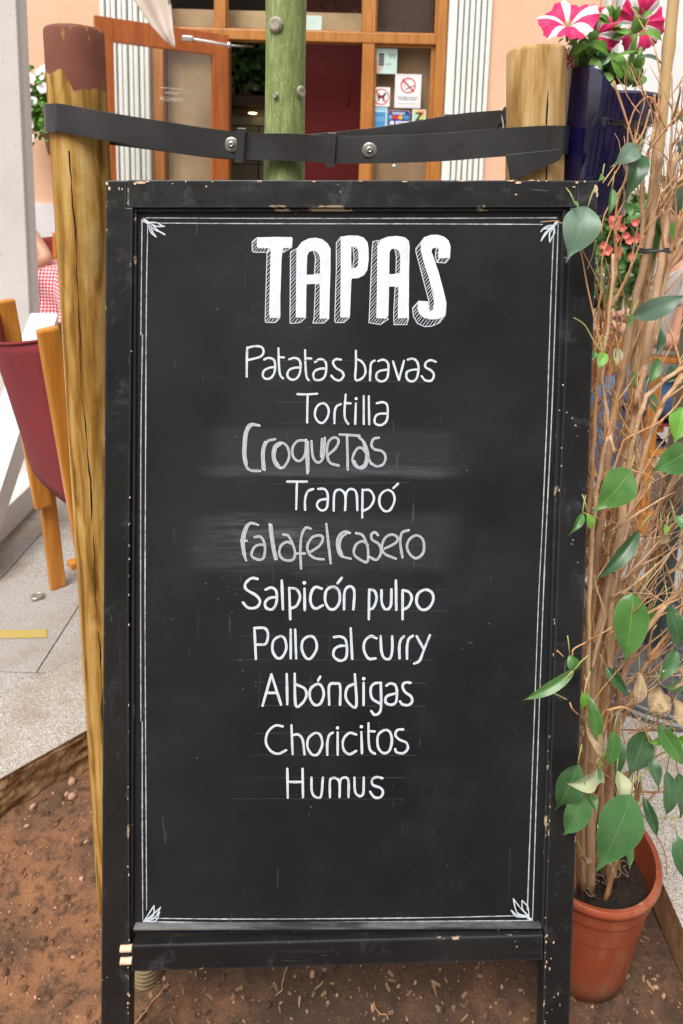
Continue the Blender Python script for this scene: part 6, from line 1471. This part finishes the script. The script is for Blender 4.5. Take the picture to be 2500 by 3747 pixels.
for t_, mt, nm in zip(tw, ('twig', 'stem', 'greentwig'), ('twigs', 'twigs', 'green_shoots')): tag(t_.build(nm, M[mt], fig, smooth=True, fix=False), kind='stuff')
m = MB()      # fine roots over the pot soil
for k in range(26):
    a = RU(0, 6.28); p = Vector((cos(a) * RU(0, .07), sin(a) * RU(0, .07), Z0 + .012)); pts_ = [p]
    for i in range(6): p = p + Vector((RU(-.012, .012), RU(-.012, .012), RU(-.002, .005))); pts_.append(p)
    m.tube(catmull(pts_, 3), .0007, 4)
tag(m.build('roots', M['leafdry'], fig, smooth=True, fix=False), kind='stuff')
# leaves: (base, tip, width px, Y, material, fold, curl)
LV_ = [((2152,756),(2072,962),118,.925,'lf_pale',.08,.10),((2335,538),(2235,612),62,.96,'lf_pale',.15,.15),((2338,560),(2285,745),66,.955,'lf_dark',.5,.2),((2240,690),(2222,805),26,.95,'lf_mid',.9,.1),((2285,740),(2310,815),28,.955,'lf_mid',.7,.1),((2205,640),(2190,665),18,.95,'lf_bright',.1,.1),((2100,735),(2120,765),12,.92,'lf_mid',.3,.1),
 ((2318,1160),(2525,1070),70,.94,'lf_pale',.2,.12),((2312,1150),(2288,1212),14,.94,'lf_mid',.4,.1),((2308,1722),(2172,1878),118,.93,'lf_mid',.12,.08),((2132,1875),(2077,1962),26,.905,'lf_mid',.8,.2),((2152,1880),(2164,1946),32,.92,'lf_bright',.3,.1),((2338,1940),(2162,2142),50,.94,'lf_dark',.7,.12),((2520,1645),(2380,1728),106,.955,'lf_mid',.15,.1),((2500,1490),(2468,1628),84,.97,'lf_bright',.15,.1),((2490,1770),(2500,1800),60,.97,'lf_mid',.2,.1),
 ((2214,1290),(2186,1356),36,.93,'lf_bright',.2,.1),((2178,1285),(2166,1320),20,.94,'lf_mid',.3,.1),((2420,1208),(2402,1302),34,.98,'lf_dark',.3,.1),((2408,1310),(2368,1420),40,.98,'lf_mid',.4,.1),((2262,1272),(2250,1350),34,1.0,'lf_under',.2,.1),((2325,1360),(2320,1430),32,1.02,'lf_mid',.2,.1),((2370,1430),(2400,1520),36,1.03,'lf_mid',.2,.1),((2480,1340),(2430,1410),50,1.0,'lf_dark',.2,.1),
 ((2317,2172),(2287,2432),124,.925,'lf_mid',.08,.05),((2445,2212),(2492,2400),62,.94,'lf_dark',.35,.08),((2475,2375),(2408,2502),52,.93,'lf_scar',.3,.08),((2102,2450),(1893,2578),40,.865,'lf_mid',.5,.10),((2085,2395),(2112,2458),46,.90,'lf_mid',.5,.2),((2142,2528),(2125,2598),30,.905,'lf_bright',.2,.1),((2153,2545),(2197,2745),48,.90,'lf_mid',.5,.12),((2138,2615),(2205,2790),44,.905,'leafdry',.6,.25),((2245,2675),(2222,2822),60,.925,'lf_mid',.25,.08),((2268,2700),(2245,2865),46,.945,'lf_dark',.3,.1),
 ((2362,2675),(2298,2855),98,.945,'lf_dark',.12,.06),((2375,2768),(2412,2895),52,.93,'lf_dark',.35,.1),((2410,2650),(2515,2815),66,.93,'lf_mid',.2,.1),((2440,2822),(2438,3005),64,.935,'lf_dark',.3,.1),((2482,2828),(2492,2995),76,.94,'lf_dark',.2,.1),((2352,2912),(2410,3078),40,.92,'lf_dark',.7,.15),((2478,3058),(2508,3235),74,.90,'lf_dark',.2,.1),
 ((2182,2795),(2038,2858),64,.885,'lf_under',.5,.3),((2258,2818),(2248,2935),72,.90,'lf_under',.7,.3),((2115,2795),(2030,2972),94,.885,'lf_dark',.2,.1),((2138,2908),(2062,3068),98,.865,'lf_scar',.12,.08),((2155,2903),(2188,2982),38,.885,'lf_mid',.3,.1),((2312,2908),(2185,3205),158,.865,'lf_scar',.10,.05),((2290,3080),(2305,3182),40,.92,'lf_mid',.4,.1),((2190,2810),(2150,2900),34,.90,'lf_mid',.5,.2),((2200,2810),(2160,2860),46,.91,'lf_under',.4,.2),
 ((2340,2458),(2315,2600),40,.93,'leafdry',.9,.3),((2412,2500),(2338,2635),68,.925,'leafdry',.4,.2),((2418,2535),(2450,2628),44,.92,'leafdry',.7,.3),((2460,2555),(2505,2690),66,.93,'leafdry',.4,.25),((2500,2495),(2425,2515),44,.945,'lf_mid',.2,.1),((2215,2438),(2312,2558),42,.96,'lf_dark',.5,.1),((2500,2450),(2470,2520),40,.94,'leafdry',.5,.2),((2420,1930),(2400,2010),32,.97,'leafdry',.5,.3),((2500,2000),(2475,2095),60,.96,'leafdry',.5,.3),((2440,1920),(2430,1960),22,.95,'lf_bright',.2,.1),((2470,1890),(2530,1960),44,.95,'lf_mid',.3,.1),
 ((2400,740),(2385,1000),34,1.06,'lf_mid',.3,.1),((2430,640),(2430,760),40,1.06,'lf_dark',.3,.1),((2490,660),(2500,870),62,1.04,'lf_dark',.2,.1),((2500,830),(2462,905),92,1.02,'lf_bright',.1,.1),((2420,780),(2425,880),42,1.05,'lf_dark',.3,.1),((2330,920),(2325,945),30,1.04,'lf_mid',.3,.1),((2500,520),(2480,600),50,1.04,'lf_dark',.3,.1),((2480,420),(2520,470),50,1.03,'lf_dark',.3,.1),((2250,980),(2210,1030),60,1.08,'lf_dark',.2,.1),((2230,1060),(2215,1160),54,1.08,'lf_mid',.2,.1),((2180,1010),(2215,1050),40,1.06,'lf_dark',.2,.1),
 ((2390,2225),(2330,2310),48,1.0,'lf_mid',.3,.1),((2350,2300),(2345,2335),26,.98,'lf_bright',.2,.1),((2240,2100),(2215,2130),24,.95,'leafdry',.4,.3),((2430,2690),(2370,2720),34,.94,'lf_bright',.3,.1),((2130,3120),(2180,3155),30,.93,'leafdry',.3,.3),((2240,3170),(2275,3190),26,.95,'leafdry',.3,.3),((2480,2700),(2530,2760),54,.93,'lf_bright',.2,.1),((2150,1700),(2190,1760),26,.98,'leafdry',.4,.3)]
for (b, t_, wpx, Y, mt, fo, cu) in LV_:
    m = MB(); bp = P(b[0], b[1], Y + .012) - potc; tp = P(t_[0], t_[1], Y - .012) - potc
    if (RbT @ (tp + potc - bo)).x < .36 or (RbT @ (bp + potc - bo)).x < .36: bp = FBd(b[0], b[1], Y - .005); tp = FBd(t_[0], t_[1], Y - .022)
    leafgeo(m, bp, tp, wpx * 1.12 * Y / FPX, (RU(-.25, .25), -1, RU(.15, .45)), cu, fo, RU(0, .08), 0, 16, 8, 0, .05 if mt != 'leafdry' else .22)
    m.build('leaf' if mt != 'leafdry' else 'dry_leaf', M[mt], fig, smooth=True, fix=False)
    pe = bp + (bp - tp).normalized() * .018 + Vector((RU(-.005, .01), .006, .008)); mm = MB(); mm.tube([pe, bp.lerp(pe, .5) + Vector((0, 0, .002)), bp], .0010, 5); mm.build('leaf_stalk', M['greentwig'], fig, smooth=True)
# bamboo cane
ca_ = FP(2480, -150, 1.09); cb_ = FP(2190, 2700, 1.04); cbz = cb_ + (cb_ - ca_).normalized() * .25
m = MB(); pts_ = []; rad = []
for k in range(61):
    t_ = k / 60; pts_.append(ca_.lerp(Vector((cbz.x, cbz.y, Z0)), t_)); rad.append((.0105 - .002 * (1 - t_)) )
# nodes
zz = [2130 / 1, ]
for i, p in enumerate(pts_):
    if i % 13 == 5: rad[i] *= 1.16
    if i % 13 == 6: rad[i] *= .94
m.tube(pts_, rad, 16); m.build('bamboo_cane', M['cane'], fig, smooth=True)
tp_ = P(2380, 915, .99) - potc; m = MB()
m.tube([tp_ + Vector((cos(a * pi / 8) * .026, sin(a * pi / 8) * .03, .002 * cos(a))) for a in range(17)], .0022, 6, cap=False); m.build('plastic_tie', M['iron'], fig, smooth=True)
# second pot edge under the board (part of the same pot already) / ribbed pipe
ppos = PZ(525, 3590, -.08); pe = empty('ribbed_pipe', (ppos.x - .0, ppos.y + .02, -.10), 0, 'short stub of ribbed yellowish drainage pipe standing in the soil below the board', 'pipe')
m = MB(); prof = []
for k in range(84): prof.append((.0262 + .0020 * sin(k * 2 * pi / 6), k * .0014))
prof += [(.024, .118), (.022, .10), (.022, .0)]; m.lathe(prof, 32); o = m.build('pipe', M['pipe'], pe, smooth=True)
